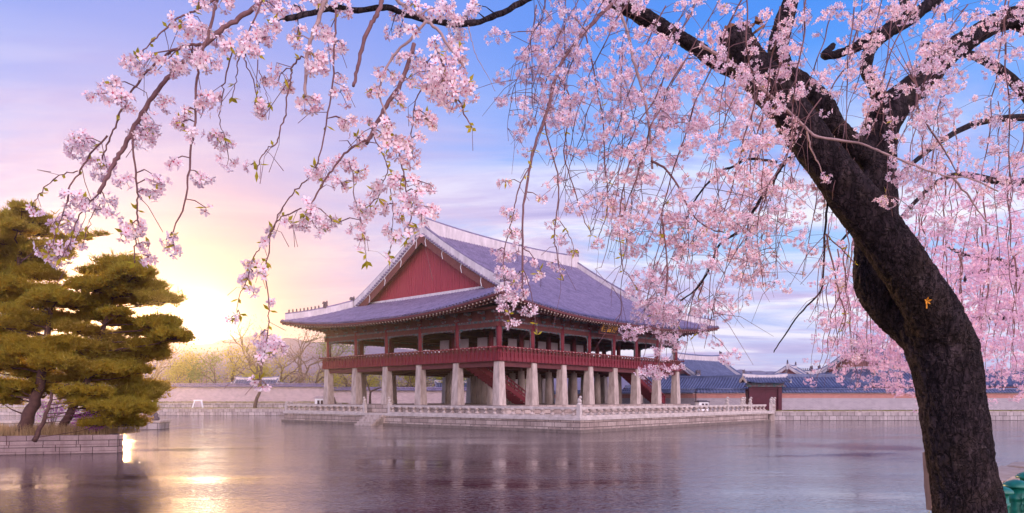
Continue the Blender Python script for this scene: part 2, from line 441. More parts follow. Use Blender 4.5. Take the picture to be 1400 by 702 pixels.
# mountains far behind on the left
def mountain():
    mb = MB(); mb.smooth = True
    nx, ny = 220, 18; rnd = random.Random(3)
    prof = [(-260, 470), (-100, 462), (60, 458), (180, 455), (250, 466), (285, 464), (320, 456), (338, 452), (352, 456), (368, 460), (385, 457), (400, 459), (440, 461), (470, 466), (520, 470), (600, 478), (720, 490), (900, 500), (1200, 505), (1500, 508), (1800, 510)]
    D = 430
    vs = []
    for j in range(ny):
        t = j/(ny-1)
        for i in range(nx):
            px = -260+(2060)*i/(nx-1)
            for a, b in zip(prof, prof[1:]):
                if a[0] <= px <= b[0]: y = a[1]+(b[1]-a[1])*(px-a[0])/(b[0]-a[0]); break
            x = (px-700)/F*D
            h = (HOR-y)/F*D
            k = math.sin(min(1, t*1.25)*math.pi/2) if t < .8 else 1-(t-.8)*2
            n = noise.fractal(Vector((x*.02, t*3, 0)), 1, 2, 5)
            n2 = noise.fractal(Vector((x*.09, t*9, 4)), 1, 2, 4)
            vs.append((x*(.93+.07*t), D-100+t*150, BANK-.5+h*k+(n*4+n2*2)*min(1, t*3)*(.4+h/70)))
    fs = [(j*nx+i, j*nx+i+1, (j+1)*nx+i+1, (j+1)*nx+i) for j in range(ny-1) for i in range(nx-1)]
    mb.add(vs, fs)
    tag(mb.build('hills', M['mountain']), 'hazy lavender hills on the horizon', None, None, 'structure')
mountain()

# ------------------------------------------------------------------ tiled roofs (hip-and-gable) as geometry
class Roof:
    """local frame: centre at 0, eaves at |x|=A (ends), |y|=B (long sides); z = E at the eave middle"""
    def __init__(s, A, B, E, a, b, G=None, Gr=None, kend=.84, lift=1.2, ext=.45, LL=17.0, pw=2.2):
        s.A, s.B, s.E, s.a, s.b, s.G, s.Gr, s.ke = A, B, E, a, b, G, Gr, kend
        s.lift, s.ext, s.LL, s.pw = lift, ext, LL, pw
    def hs(s, d): return s.E+s.a*d+s.b*d*d
    def he(s, d): return s.E+s.ke*(s.a*d+s.b*d*d)
    def inv(s, h):           # s with hs(s) = h
        if s.b < 1e-6: return (h-s.E)/s.a
        return (-s.a+math.sqrt(max(0, s.a*s.a+4*s.b*(h-s.E))))/(2*s.b)
    def inve(s, h):
        return s.inv(s.E+(h-s.E)/s.ke)
    def warp(s, x, y, z, dz=0):
        f = lambda d: (1-min(max(d, 0), s.LL)/s.LL)**s.pw
        Fc = f(s.A-abs(x))*f(s.B-abs(y))
        return Vector((x+math.copysign(s.ext*Fc, x), y+math.copysign(s.ext*Fc, y), z+s.lift*Fc+dz))
    def s0(s, x):            # where the long slope starts at this x (hip line)
        r = s.A-abs(x)
        if s.G is None or r >= s.Gr: return 0.0 if s.G is None or r >= s.Gr else s.inv(s.he(r))
        return min(s.inv(s.he(r)), s.B)
    def build(s, parent, tiles, spacing=.3, rr=.085, nseg=14, ridge=1.1, rthick=.5, upper=.55, gable_m=None, figs=9, plain=False, name='roof', rows=True, soffit=None, finial=1.0, hipr=.8):
        mb = MB()
        half = s.A if s.G is not None else s.A
        top = s.A-s.Gr if s.G is not None else s.A
        def strip(colpts):
            vs = []; fs = []; m = len(colpts[0])
            for c in colpts: vs.extend(c)
            for i in range(len(colpts)-1):
                for j in range(m-1):
                    fs.append((i*m+j, (i+1)*m+j, (i+1)*m+j+1, i*m+j+1))
            mb.smooth = True; mb.add(vs, fs); mb.smooth = False
        def tilerow(pts, tang):
            n = len(pts); vs = []; fs = []
            for i, p in enumerate(pts):
                for k in range(5):
                    a = math.pi*k/4
                    vs.append(p+tang*(math.cos(a)*rr)+Vector((0, 0, math.sin(a)*rr*1.25-.01)))
            for i in range(n-1):
                for k in range(4): fs.append((i*5+k, i*5+k+1, (i+1)*5+k+1, (i+1)*5+k))
            fs.append((0, 1, 2, 3, 4))
            mb.smooth = True; mb.add(vs, fs); mb.smooth = False
        for sy in (-1, 1):
            n = int(2*s.A/spacing); xs = [-s.A+(i+.5)*2*s.A/n for i in range(n)]
            if s.G is not None: xs = [x for x in xs if s.A-abs(x) > .05]
            xs2 = [-s.A+.001]+xs+[s.A-.001]
            cols = []
            for x in xs2:
                a0 = 0.0
                if s.G is not None:
                    r = s.A-abs(x)
                    top_s = s.B if r >= s.Gr else min(s.B, s.inv(s.he(r)))
                else: top_s = s.B
                cols.append([s.warp(x, sy*(s.B-q), s.hs(q)) for q in [top_s*j/nseg for j in range(nseg+1)]])
            strip(cols if sy < 0 else cols[::-1])
            if rows:
                mb.mat = 1
                for c in cols[1:-1]: tilerow(c, Vector((1, 0, 0)))
                mb.mat = 0
        if s.G is not None:
            for sxn in (-1, 1):
                n = int(2*s.B/spacing); ys = [-s.B+(i+.5)*2*s.B/n for i in range(n)]
                cols = []
                for y in [-s.B+.001]+ys+[s.B-.001]:
                    dB = s.B-abs(y)
                    top_r = min(s.G, s.inve(s.hs(dB)))
                    cols.append([s.warp(sxn*(s.A-q), y, s.he(q)) for q in [top_r*j/nseg for j in range(nseg+1)]])
                strip(cols if sxn > 0 else cols[::-1])
                if rows:
                    mb.mat = 1
                    for c in cols[1:-1]: tilerow(c, Vector((0, 1, 0)))
                    mb.mat = 0
        roof = mb.build(name, [M['tile_flat_shaded'] if tiles is M['tile_grey'] else M['tile_blue_flat_shaded'], tiles], parent, uv=False)
        # soffit and tile edge
        sf = MB()
        per = []
        N = 40
        for i in range(N): per.append((-s.A+2*s.A*i/N, -s.B))
        for i in range(N): per.append((s.A, -s.B+2*s.B*i/N))
        for i in range(N): per.append((s.A-2*s.A*i/N, s.B))
        for i in range(N): per.append((-s.A, s.B-2*s.B*i/N))
        if s.G is not None and soffit:
            inn = soffit[0]; drop = soffit[1]
            e0 = [s.warp(x, y, s.E, -.02) for x, y in per]; e1 = [s.warp(x, y, s.E, -.22) for x, y in per]
            sc = lambda x, y, k: (math.copysign(min(abs(x), s.A-k), x), math.copysign(min(abs(y), s.B-k), y))
            e2 = []; e3 = []
            for x, y in per:
                x2, y2 = sc(x, y, .22); p = s.warp(x2, y2, s.E, -.24); e2.append(p)
                x3, y3 = sc(x, y, inn); p3 = s.warp(x3, y3, s.hs(inn*.9)-drop); e3.append(p3)
            for A_, B_ in ((e0, e1), (e1, e2), (e2, e3)):
                n = len(per)
                sf.add(A_+B_, [(i, n+i, n+(i+1) % n, (i+1) % n) for i in range(n)])
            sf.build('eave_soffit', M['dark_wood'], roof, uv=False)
        # ridge and descending ridges: plastered sides, tile cap
        rg = MB()
        def wallstrip(pts, h, th, hend=None, side=None, skew=None):
            """plastered ridge standing on pts"""
            n = len(pts); L = []; 
            for i, p in enumerate(pts):
                q = pts[min(i+1, n-1)]-pts[max(i-1, 0)]; q.z = 0; q.normalize(); w = Vector((-q.y, q.x, 0))
                hh = h[i] if hasattr(h, '__len__') else h
                L.append((p-w*th/2-Vector((0, 0, .25)), p-w*th/2+Vector((0, 0, hh)), p+w*th/2+Vector((0, 0, hh)), p+w*th/2-Vector((0, 0, .25))))
            vs = [v for l in L for v in l]; fs = []
            for i in range(n-1):
                for k in range(3): fs.append((i*4+k, (i+1)*4+k, (i+1)*4+k+1, i*4+k+1))
            fs.append((0, 1, 2, 3)); m = (n-1)*4; fs.append((m+3, m+2, m+1, m))
            rg.mat = 0; rg.add(vs, fs)
            rg.mat = 1
            cap = [p+Vector((0, 0, (h[i] if hasattr(h, '__len__') else h)+.04)) for i, p in enumerate(pts)]
            rg.tube(cap, th*.42, 6)
            rg.mat = 0
            return cap
        nr = 24; zt = s.hs(s.B)
        xs = [-top+2*top*i/nr for i in range(nr+1)]
        hh = [ridge+upper*abs(x/top)**2.2 for x in xs]
        wallstrip([Vector((x, 0, zt-.1)) for x in xs], hh, rthick)
        ends = []
        for sxn in (-1, 1):
            ends.append(Vector((sxn*(top-.15), 0, zt+ridge+upper)))
            for sy in (-1, 1):
                if s.G is not None:
                    sg = s.inv(s.he(s.Gr))
                    q = [sg-.4+(s.B-.25-sg+.4)*j/12 for j in range(13)]
                    pts = [s.warp(sxn*(top-.22), sy*(s.B-t), s.hs(t)) for t in q][::-1]
                    wallstrip(pts, [hipr*.95]*13, rthick*.8)
                    ends.append(pts[-1]+Vector((0, 0, hipr)))
                    # hip ridge to the corner
                    hp = []
                    for j in range(13):
                        r = s.Gr*(1-j/12*.93); t = s.inv(s.he(r))
                        hp.append(s.warp(sxn*(s.A-r), sy*(s.B-t), s.he(r)))
                    wallstrip(hp, [hipr*(1-.08*j/12) for j in range(13)], rthick*.75)
                    s.hips = getattr(s, 'hips', []); s.hips.append(hp)
                    ends.append(hp[5]+Vector((0, 0, hipr)))
                else:
                    q = [0.15+(s.B-.35)*j/8 for j in range(9)]
                    wallstrip([s.warp(sxn*(s.A-.12), sy*(s.B-t), s.hs(t)) for t in q][::-1], .16, rthick*.7)
        rg.build('roof_ridge', [tiles if plain else M['plaster'], tiles], roof, uv=False)
        # finials and figures
        if finial:
            for e in ends:
                f = MB(); k = finial
                f.box(e+Vector((0, 0, .25*k)), (.55*k, .42*k, .6*k), taper=.7)
                f.box(e+Vector((.16*k*(1 if e.x > 0 else -1), 0, .62*k)), (.5*k, .3*k, .3*k), taper=.6)
                f.box(e+Vector((-.2*k*(1 if e.x > 0 else -1), 0, .75*k)), (.16*k, .22*k, .34*k), taper=.4)
                f.build('roof_finial', M['figure'], roof, uv=False)
        if figs:
            for hp in s.hips:
                for k in range(figs):
                    t = 6.2+k*(12-6.2)/figs; i = int(t); p = hp[i].lerp(hp[min(12, i+1)], t-i)+Vector((0, 0, hipr*.95))
                    f = MB()
                    f.lathe(p, [(.11, 0), (.13, .12), (.08, .3), (.1, .4), (.05, .52)], 6)
                    f.build('roof_figurine', M['figure'], roof, uv=False)
        # gable ends
        if gable_m is not None:
            for sxn in (-1, 1):
                g = MB()
                if s.G is not None:
                    xw = sxn*(s.A-s.G); zb = s.he(s.G)-.3; sb = s.inv(s.he(s.G)-.1)
                else:
                    xw = sxn*(s.A-.55); zb = s.hs(.5)-.05; sb = .5
                ysn = [-(s.B-sb)+2*(s.B-sb)*i/36 for i in range(37)]
                vs = []
                for y in ysn: vs += [(xw, y, zb), (xw, y, max(zb+.02, s.hs(s.B-abs(y))-.12))]
                fs = [(2*i, 2*i+2, 2*i+3, 2*i+1) if sxn < 0 else (2*i, 2*i+1, 2*i+3, 2*i+2) for i in range(36)]
                g.add(vs, fs)
                g.mat = 0
                if s.B > 8:
                    yy = -(s.B-sb)+.3
                    while yy < s.B-sb-.3:
                        zt2 = s.hs(s.B-abs(yy))-.5
                        if zt2 > zb+.1: g.box2((xw+sxn*.012-.035, yy-.045, zb), (xw+sxn*.012+.035, yy+.045, zt2))
                        yy += .38
                gw = g.build('gable_wall', gable_m, roof)
                if s.B > 8: pass
                # bargeboards
                bb = MB()
                xo = sxn*(top-.02) if s.G is not None else sxn*(s.A-.06)
                kb = min(1.0, s.B/14)
                for sy in (-1, 1):
                    q = [sb+.1+(s.B-sb-.1)*j/12 for j in range(13)]
                    pts = [Vector((xo, sy*(s.B-t), s.hs(t)-.12)) for t in q]
                    vs = []
                    for p in pts: vs += [p, p-Vector((0, 0, 1.0*kb)), p-Vector((sxn*.1, 0, 1.0*kb)), p-Vector((sxn*.1, 0, 0))]
                    fs = [(i*4+k, (i+1)*4+k, (i+1)*4+(k+1) % 4, i*4+(k+1) % 4) for i in range(12) for k in range(4)]
                    bb.add(vs, fs)
                bb.build('bargeboard', M['beam_wood'] if s.B > 8 else M['dark_wood'], gw, uv=False)
                if s.B > 8:
                    tb = MB()
                    for sy in (-1, 1):
                        t = sb+.1
                        while t < s.B-.2:
                            p = Vector((0, sy*(s.B-t), s.hs(t)+.05))
                            tb.tube([Vector((sxn*(top-.55), p.y, p.z+.06)), Vector((sxn*(top+.28), p.y, p.z-.05))], .12, 6)
                            t += .36
                    tb.build('rake_tiles', tiles, gw, uv=False)
                    for sy in (-1, 1):
                        for q in (.2, .45, .7, .93):
                            t = sb+(s.B-sb)*q; ir = MB()
                            p = Vector((xo+sxn*.03, sy*(s.B-t), s.hs(t)-.2))
                            ir.bar(p, p+Vector((0, -sy*.12, -.35)), .05, .05); ir.bar(p+Vector((0, -sy*.12, -.35)), p+Vector((0, sy*.05, -.95)), .05, .05)
                            ir.build('iron_strap', M['white_paint'], gw, uv=False)
                    bl = MB()
                    vs = []; xb = xw+sxn*.22
                    y0 = s.B-sb+.2
                    bl.bar((xb, -y0, zb+.33), (xb, y0, zb+.33), .42, .42)
                    bl.build('gable_sill', M['plaster'], gw, uv=False)
        return roof

# ------------------------------------------------------------------ the pavilion
PAV = empty('pavilion', 'large two storey red pavilion on stone pillars, grey tiled roof, standing in the pond', 'pavilion', (-1.24, 68.4, 2.2), R(48.3))
LU, LV = 34.4, 28.5; NU, NV = 7, 5; DU, DV = LU/NU, LV/NV
def pavilion():
    par = PAV
    # podium floor
    mb = MB(); mb.box2((-1.3, -1.5, -.95), (LU+1.3, LV+1.3, 0)); mb.build('podium', M['platform_stone'], par)
    SH = 4.25                         # stone pillar height
    sq = MB(); sq.box((0, 0, SH/2), (.98, .98, SH), taper=.72); sq.box((0, 0, SH+.12), (.78, .78, .24))
    sq.mi = [0]*6+[1]*6
    rd = MB(); rd.lathe((0, 0, 0), [(.47, 0), (.35, SH)], 20); rd.mat = 1; rd.lathe((0, 0, SH), [(.36, 0), (.36, .24)], 20)
    o_sq = o_rd = o_up = None
    up = MB(); up.lathe((0, 0, SH+.24), [(.27, 0), (.255, 4.6)], 16)
    for i in range(NU+1):
        for j in range(NV+1):
            outer = i in (0, NU) or j in (0, NV)
            if outer:
                if o_sq is None: o_sq = sq.build('stone_pillar', [M['granite'], M['iron']], par); o = o_sq
                else: o = o_sq.copy(); COL.objects.link(o)
            else:
                if o_rd is None: o_rd = rd.build('round_pillar', [M['granite'], M['iron']], par); o = o_rd
                else: o = o_rd.copy(); COL.objects.link(o)
            o.location = (i*DU, j*DV, 0)
            if o_up is None: o_up = up.build('red_column', M['red_wood'], par); o = o_up
            else: o = o_up.copy(); COL.objects.link(o)
            o.location = (i*DU, j*DV, 0)
    # floor deck with joists
    mb = MB()
    mb.box2((-.42, -.42, SH-.02), (LU+.42, LV+.42, SH+.2))
    for i in range(NU+1): mb.box2((i*DU-.17, -.1, SH-.5), (i*DU+.17, LV+.1, SH-.03))
    for j in range(NV+1): mb.box2((-.1, j*DV-.17, SH-.48), (LU+.1, j*DV+.17, SH-.035))
    k = .8
    while k < LU: 
        mb.box2((k-.05, .2, SH-.2), (k+.05, LV-.2, SH-.04)); k += .6
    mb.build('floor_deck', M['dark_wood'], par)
    # railings, one per side
    RB0, RT = SH+.1, SH+1.42
    def railing(L, n, org, ax, out):
        mb = MB()
        def pt(t, o, z): 
            return Vector((org[0]+ax[0]*t+out[0]*o, org[1]+ax[1]*t+out[1]*o, z))
        mb.mat = 0
        mb.bar(pt(-.6, .45, RB0+.12), pt(L+.6, .45, RB0+.12), .1, .34)      # apron beam
        mb.bar(pt(-.6, .42, RB0+.62), pt(L+.6, .42, RB0+.62), .04, .86)       # boards
        mb.bar(pt(-.62, .45, RB0+.76), pt(L+.62, .45, RB0+.76), .12, .12)
        m = int(L/.58)
        for i in range(m+1):
            t = i*L/m
            mb.mat = 0; mb.bar(pt(t-.06, .5, RB0+.35), pt(t+.06, .5, RB0+.35), .14, .82)
            mb.mat = 1
            a = pt(t, .5, RB0+.80); b = pt(t, .64, RB0+1.2)
            mb.bar(a, a.lerp(b, .6), .14, .14); mb.bar(a.lerp(b, .55), b, .3, .12)
        mb.mat = 0
        mb.tube([pt(-.9, .68, RT-.06), pt(L+.9, .68, RT-.06)], .085, 8)
        mb.mat = 2
        m2 = int(L/.29)
        for i in range(m2): 
            if i % 2: mb.bar(pt((i+.1)*L/m2, .77, RT-.06), pt((i+.75)*L/m2, .77, RT-.06), .012, .06)
        mb.build('railing', [M['red_wood'], M['beam_wood'], M['rafter_end']], par)
    railing(LU, NU, (0, 0), (1, 0), (0, -1)); railing(LU, NU, (0, LV), (1, 0), (0, 1))
    railing(LV, NV, (0, 0), (0, 1), (-1, 0)); railing(LV, NV, (LU, 0), (0, 1), (1, 0))
    # lintels with painted lace edging
    LZ = 7.62
    def lintel(L, n, org, ax, out, step):
        def pt(t, o, z): return Vector((org[0]+ax[0]*t+out[0]*o, org[1]+ax[1]*t+out[1]*o, z))
        mb = MB()
        mb.mat = 0; mb.bar(pt(-.5, 0, LZ+.22), pt(L+.5, 0, LZ+.22), .3, .44)
        mb.mat = 1; mb.bar(pt(-.5, .03, LZ+.55), pt(L+.5, .03, LZ+.55), .36, .2)
        mb.mat = 2
        for i in range(n):
            a, b = i*step+.26, (i+1)*step-.26
            m = 14
            for k in range(m):                                  # scalloped lace under the lintel
                t0 = a+(b-a)*k/m; t1 = a+(b-a)*(k+1)/m; e = abs((k+.5)/m-.5)*2
                hgt = .10+.16*e**3+.05*(k % 2)
                mb.bar(pt(t0, .05, LZ-hgt/2), pt(t1, .05, LZ-hgt/2), .05, hgt)
            for t in (a+.05, b-.05):
                for k in range(8):
                    w = .07+.06*(k % 2)+(.1 if k > 5 else 0)
                    z = SH+1.7+(LZ-SH-1.85)*k/7
                    mb.bar(pt(t, .05, z-.16), pt(t, .05, z+.16), w, .05)
        mb.build('lintel', [M['beam_wood'], M['dancheong'], M['dancheong']], par, uv=False)
    lintel(LU, NU, (0, 0), (1, 0), (0, -1), DU); lintel(LU, NU, (0, LV), (1, 0), (0, 1), DU)
    lintel(LV, NV, (0, 0), (0, 1), (-1, 0), DV); lintel(LV, NV, (LU, 0), (0, 1), (1, 0), DV)
    # bracket band
    def brackets(L, n, org, ax, out, step):
        def pt(t, o, z): return Vector((org[0]+ax[0]*t+out[0]*o, org[1]+ax[1]*t+out[1]*o, z))
        mb = MB()
        mb.mat = 0; mb.bar(pt(-.3, -.05, LZ+1.15), pt(L+.3, -.05, LZ+1.15), .2, 1.0)
        m = n*3
        for i in range(m+1):
            t = i*L/m; big = i % 3 == 0
            for q in range(3):
                mb.mat = 1 if q % 2 == 0 else 2
                o = .35+.33*q; z = LZ+.80+.27*q
                mb.bar(pt(t, -.1, z), pt(t, o, z+.04), .15 if big else .11, .2)
                mb.bar(pt(t-.3-.1*q, o*.55, z+.1), pt(t+.3+.1*q, o*.55, z+.1), .1, .14)
        mb.mat = 3; mb.tube([pt(-.9, .95, LZ+1.72), pt(L+.9, .95, LZ+1.72)], .15, 8)
        mb.build('bracket_band', [M['beam_wood'], M['dancheong'], M['beam_wood'], M['beam_wood']], par, uv=False)
    for a in ((LU, NU, (0, 0), (1, 0), (0, -1), DU), (LU, NU, (0, LV), (1, 0), (0, 1), DU), (LV, NV, (0, 0), (0, 1), (-1, 0), DV), (LV, NV, (LU, 0), (0, 1), (1, 0), DV)): brackets(*a)
    # inner ceiling and inner lintels
    mb = MB(); mb.box2((.3, .3, LZ+1.2), (LU-.3, LV-.3, LZ+1.32))
    for i in range(1, NU): mb.box2((i*DU-.14, .2, LZ+.5), (i*DU+.14, LV-.2, LZ+1.0))
    for j in range(1, NV): mb.box2((.2, j*DV-.14, LZ+.25), (LU-.2, j*DV+.14, LZ+.75))
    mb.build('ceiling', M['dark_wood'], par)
    # lifted and standing door panels of the inner rooms
    for (i, j, ax, f0) in [(1, 1, 0, .05), (1, 1, 0, .55), (2, 1, 0, .1), (2, 1, 0, .6), (3, 1, 0, .05), (3, 1, 0, .55), (4, 1, 0, .1), (1, 1, 1, .1), (1, 1, 1, .6), (1, 2, 1, .15)]:
        mb = MB()
        if ax == 0: mb.box2(((i+f0)*DU, j*DV-.05, SH+.3), ((i+f0+.28)*DU, j*DV+.05, SH+3.0))
        else: mb.box2((i*DU-.05, (j+f0)*DV, SH+.3), (i*DU+.05, (j+f0+.25)*DV, SH+3.0))
        mb.build('door_panel', M['door_panel'], par)
    # rafters: two rows on every side
    OV = 3.75
    roof = Roof(LU/2+OV, LV/2+OV, 8.95, .47, .0059, G=OV+3.6, Gr=OV+2.5, kend=.86, lift=1.2, ext=.42, LL=17)
    rp = empty('roof_frame', None, None, (LU/2, LV/2, 0), 0, None, par)
    ro = roof.build(par, M['tile_grey'], .46, .165, 16, 1.15, .5, .55, M['gable_red'], 9, soffit=(3.5, .62), finial=1.0, hipr=.85)
    ro.location = (LU/2, LV/2, 0)
    bpy.data.objects.remove(rp)
    ra = MB()
    def rafters(half, B, along):
        n = int(2*half/.5)
        for i in range(n+1):
            c = -half+.25+(2*half-.5)*i/n
            for sgn in (-1, 1):
                for (o0, o1, w, dz0, dz1) in ((.12, 1.5, .17, -.36, -.46), (1.0, 3.7, .2, -.66, -.84)):
                    def q(o, dz):
                        fan = 1.0
                        lim = half-max(0, o*.98)
                        cc = math.copysign(min(abs(c), max(0.2, lim+.35)), c) if abs(c) > lim else c
                        if along == 0: return roof.warp(cc, sgn*(B-o), roof.hs(o*.9), dz)
                        return roof.warp(sgn*(B-o), cc, roof.hs(o*.9), dz)
                    a, b = q(o0, dz0), q(o1, dz1)
                    ra.mat = 0; ra.bar(a, b, w, w)
                    ra.mat = 1; e = (a-b).normalized(); ra.bar(a+e*.006, a+e*.03, w*.8, w*.8)
    rafters(roof.A, roof.B, 0); rafters(roof.B, roof.A, 1)
    r_ = ra.build('eave_rafters', [M['beam_wood'], M['rafter_end']], ro, uv=False)
    # signboard under the eave
    sb = empty('signboard', None, None, (3.3*DU, -1.75, LZ+.86), 0, None, par)
    t = R(-24)
    mb = MB(); mb.box((0, 0, 0), (3.3, .09, 1.15)); b1 = mb.build('board', M['board_black'], sb)
    mb = MB()
    for z in (-.63, .63): mb.box((0, -.03, z), (3.6, .14, .12))
    for x in (-1.72, 1.72): mb.box((x, -.03, 0), (.12, .14, 1.14))
    mb.build('frame', M['beam_wood'], sb)
    try:
        fc = bpy.data.curves.new('lettering', 'FONT'); fc.body = '樓會慶'; fc.size = 1.05; fc.align_x = 'CENTER'; fc.align_y = 'CENTER'
        fc.extrude = .015; fc.offset = .012
        fo = bpy.data.objects.new('lettering', fc); COL.objects.link(fo); bpy.context.view_layer.update()
        me = bpy.data.meshes.new_from_object(fo.evaluated_get(bpy.context.evaluated_depsgraph_get()))
        bpy.data.objects.remove(fo)
        me.materials.clear(); me.materials.append(M['gold'])
        lo = bpy.data.objects.new('lettering', me); COL.objects.link(lo); lo.parent = sb
        lo.rotation_euler = (R(90), 0, 0); lo.location = (0, -.065, 0)
        print('LETTER VERTS', len(me.vertices), lo.dimensions)
    except Exception as ex: print('text failed', ex)
    sb.rotation_euler = (R(22), 0, 0)
    # stairs
    def stair(u0, u1, v, w):
        st = empty('staircase', None, None, (0, 0, 0), 0, None, par)
        n = 16; mb = MB()
        for i in range(n):
            a = u0+(u1-u0)*i/n; z = SH-.1-(SH-.1)*(i+.5)/n
            mb.box2((min(a, a+(u1-u0)/n)-.05, v-w/2, z-.04), (max(a, a+(u1-u0)/n)+.05, v+w/2, z+.04))
            mb.box2((a-.02, v-w/2, z-.25), (a+.02, v+w/2, z-.045))
        mb.build('steps', M['red_wood'], st)
        for sgn in (-1, 1):
            r = MB(); y = v+sgn*(w/2+.06)
            a = Vector((u0, y, SH)); b = Vector((u1, y, .1))
            r.bar(a+Vector((0, 0, -.1)), b, .1, .5)
            for k in range(15):
                p = a.lerp(b, (k+.5)/15); r.bar(p, p+Vector((0, 0, .95)), .07, .07)
            r.bar(a+Vector((0, 0, .95)), b+Vector((0, 0, .95)), .11, .12); r.bar(a+Vector((0, 0, .5)), b+Vector((0, 0, .5)), .04, .22)
            r.bar(b+Vector((0, 0, -.1)), b+Vector((0, 0, 1.05)), .14, .14)
            r.build('stair_railing', M['red_wood'], st)
    stair(.3, 8.6, 4.3, 1.7); stair(25.3, 33.9, 2.2, 1.6)
pavilion()

# ------------------------------------------------------------------ the stone terrace in the pond
UD = Vector((math.cos(R(48.3)), math.sin(R(48.3)), 0)); VD = Vector((-UD.y, UD.x, 0)); C0 = Vector((-1.24, 68.4, 0))
U0, U1, V0, V1 = -2.45, 37.0, -11.4, 34.6
def UV(u, v, z): return C0+UD*u+VD*v+Vector((0, 0, z))
PT = 1.27
ter = empty('stone_terrace', 'broad granite terrace rising from the pond beneath the pavilion', 'terrace', UV(U0, V0, 0), R(48.3))
mb = MB(); mb.box2((0, 0, -.8), (U1-U0, V1-V0, PT-.24)); mb.build('wall', M['platform_stone'], ter)
mb = MB(); mb.box2((-.12, -.12, PT-.238), (U1-U0+.12, V1-V0+.12, PT)); mb.build('coping', M['granite_pale'], ter)
mb = MB(); mb.box2((-.25, -.25, -.8), (U1-U0+.25, V1-V0+.25, .24)); mb.build('footing', M['wet_stone'], ter)
mb = MB(); mb.box2((.6, .6, PT+.001), (U1-U0-.6, V1-V0-.6, PT+.02)); mb.build('paving', M['sand'], ter)
# steps down to the water on the left face
SV = 14.0          # centre of the opening along v (photo x 515)
def px_of(u, v): 
    p = UV(u, v, 0); return 700+F*p.x/p.y
mb = MB()
for i in range(5): 
    y0 = SV-V0-.9; mb.box2((-.15-.34*(5-i), y0+1.3, -.6), (-.14-.34*(4-i)+.3, y0+4.2, .18+i*.235))
mb.build('steps', M['granite'], ter)

def animal(mb, c, k=1.0, rz=0):
    Rm = Matrix.Rotation(rz, 3, 'Z')
    mb.blob(Vector(c)+Vector((0, 0, .2*k)), (.13*k, .19*k, .22*k))
    mb.blob(Vector(c)+Rm @ Vector((0, -.1*k, .46*k)), (.12*k, .15*k, .13*k))
    mb.blob(Vector(c)+Rm @ Vector((0, -.2*k, .43*k)), (.07*k, .09*k, .07*k))
    for sx_ in (-1, 1): mb.blob(Vector(c)+Rm @ Vector((sx_*.08*k, -.13*k, .12*k)), (.05*k, .07*k, .14*k))
def balustrade(label, a, b, za, posts, name='stone_balustrade', anim=()):
    """a, b: world points of its ends"""
    a = Vector(a); b = Vector(b); L = (b-a).length; ang = math.atan2(b.y-a.y, b.x-a.x)
    root = empty(name, label, 'balustrade', (a.x, a.y, za), ang, 'stone balustrades around the terrace')
    mb = MB(); mb.box2((0, -.17, 0), (L, .17, .17)); mb.build('base_course', M['granite_pale'], root)
    mb = MB()
    q = 0
    while q < L-.01:
        e = min(L, q+2.4); mb.box2((q+.004, -.12, .70), (e-.004, .12, .88)); q = e
    mb.build('top_rail', M['granite_pale'], root)
    n = max(1, int(round(L/1.12))); o0 = None
    for i in range(n):
        if o0 is None:
            mb = MB(); mb.lathe((0, 0, .171), [(.24, 0), (.26, .05), (.2, .12), (.1, .19), (.085, .25), (.12, .31), (.22, .39), (.25, .45), (.2, .528)], 10)
            o = o0 = mb.build('baluster', M['granite'], root)
        else: o = o0.copy(); COL.objects.link(o)
        o.location = ((i+.5)*L/n, 0, 0)
    for t in posts:
        mb = MB(); x = min(max(t, .0), L)
        mb.box((x, 0, .5), (.34, .36, 1.0)); mb.box((x, 0, 1.03), (.42, .42, .06)); mb.lathe((x, 0, 1.06), [(.16, 0), (.2, .08), (.16, .16)], 10)
        p = mb.build('post', M['granite_pale'], root)
        if t in anim:
            am = MB(); animal(am, (x, 0, 1.22), 1.0); am.build('animal_figure', M['granite_pale'], p)
    return root
ed = .25
pA = UV(U0+ed, V1-ed, 0); pB = UV(U0+ed, V0+ed, 0); pC = UV(U1-ed, V0+ed, 0)
s1 = UV(U0+ed, 18.2, 0); s2 = UV(U0+ed, 13.9, 0)
L1 = (s1-pA).length
balustrade('pale stone balustrade left of the water steps, along the terrace edge', pA, s1, PT, (0.0, L1-.05), anim=(L1-.05,))
L2 = (pB-s2).length
balustrade('pale stone balustrade between the water steps and the near terrace corner', s2, pB, PT, (.05, ), anim=(.05,))
L3 = (pC-pB).length
balustrade('long stone balustrade along the right face of the terrace, animal post at its corner', pB, pC, PT, (0.0, 28.0, L3-4.6), anim=(0.0, 28.0, L3-4.6))
balustrade('stone balustrade along the hidden rear left edge of the terrace', UV(U0+ed, V1-ed, 0), UV(U1-ed, V1-ed, 0), PT, (.6, ))
# the stone bridge from the terrace to the gate
b0 = UV(U1-.1, -7.0, 0); 
G0 = P(1046, 546, 97.2)
bx = MB()
br = empty('stone_bridge', 'short stone bridge joining the terrace to the far bank by the red gate', 'bridge', (0, 0, 0))
bl0, bl1 = Vector((29.2, 86.2, 0)), Vector((33.2, 90.3, 0))
q0, q1 = bl0+Vector((1.0, 8.2, 0)), bl1+Vector((1.6, 4.2, 0))
bx.add([(bl0.x, bl0.y, PT-.3), (bl1.x, bl1.y-.4, PT-.3), (q1.x, q1.y, PT-.3), (q0.x, q0.y, PT-.3), (bl0.x, bl0.y, PT+.01), (bl1.x, bl1.y-.4, PT+.01), (q1.x, q1.y, PT+.01), (q0.x, q0.y, PT+.01)],
       [(3, 2, 1, 0), (4, 5, 6, 7), (0, 1, 5, 4), (1, 2, 6, 5), (2, 3, 7, 6), (3, 0, 4, 7)])
bx.build('deck', M['granite_pale'], br)
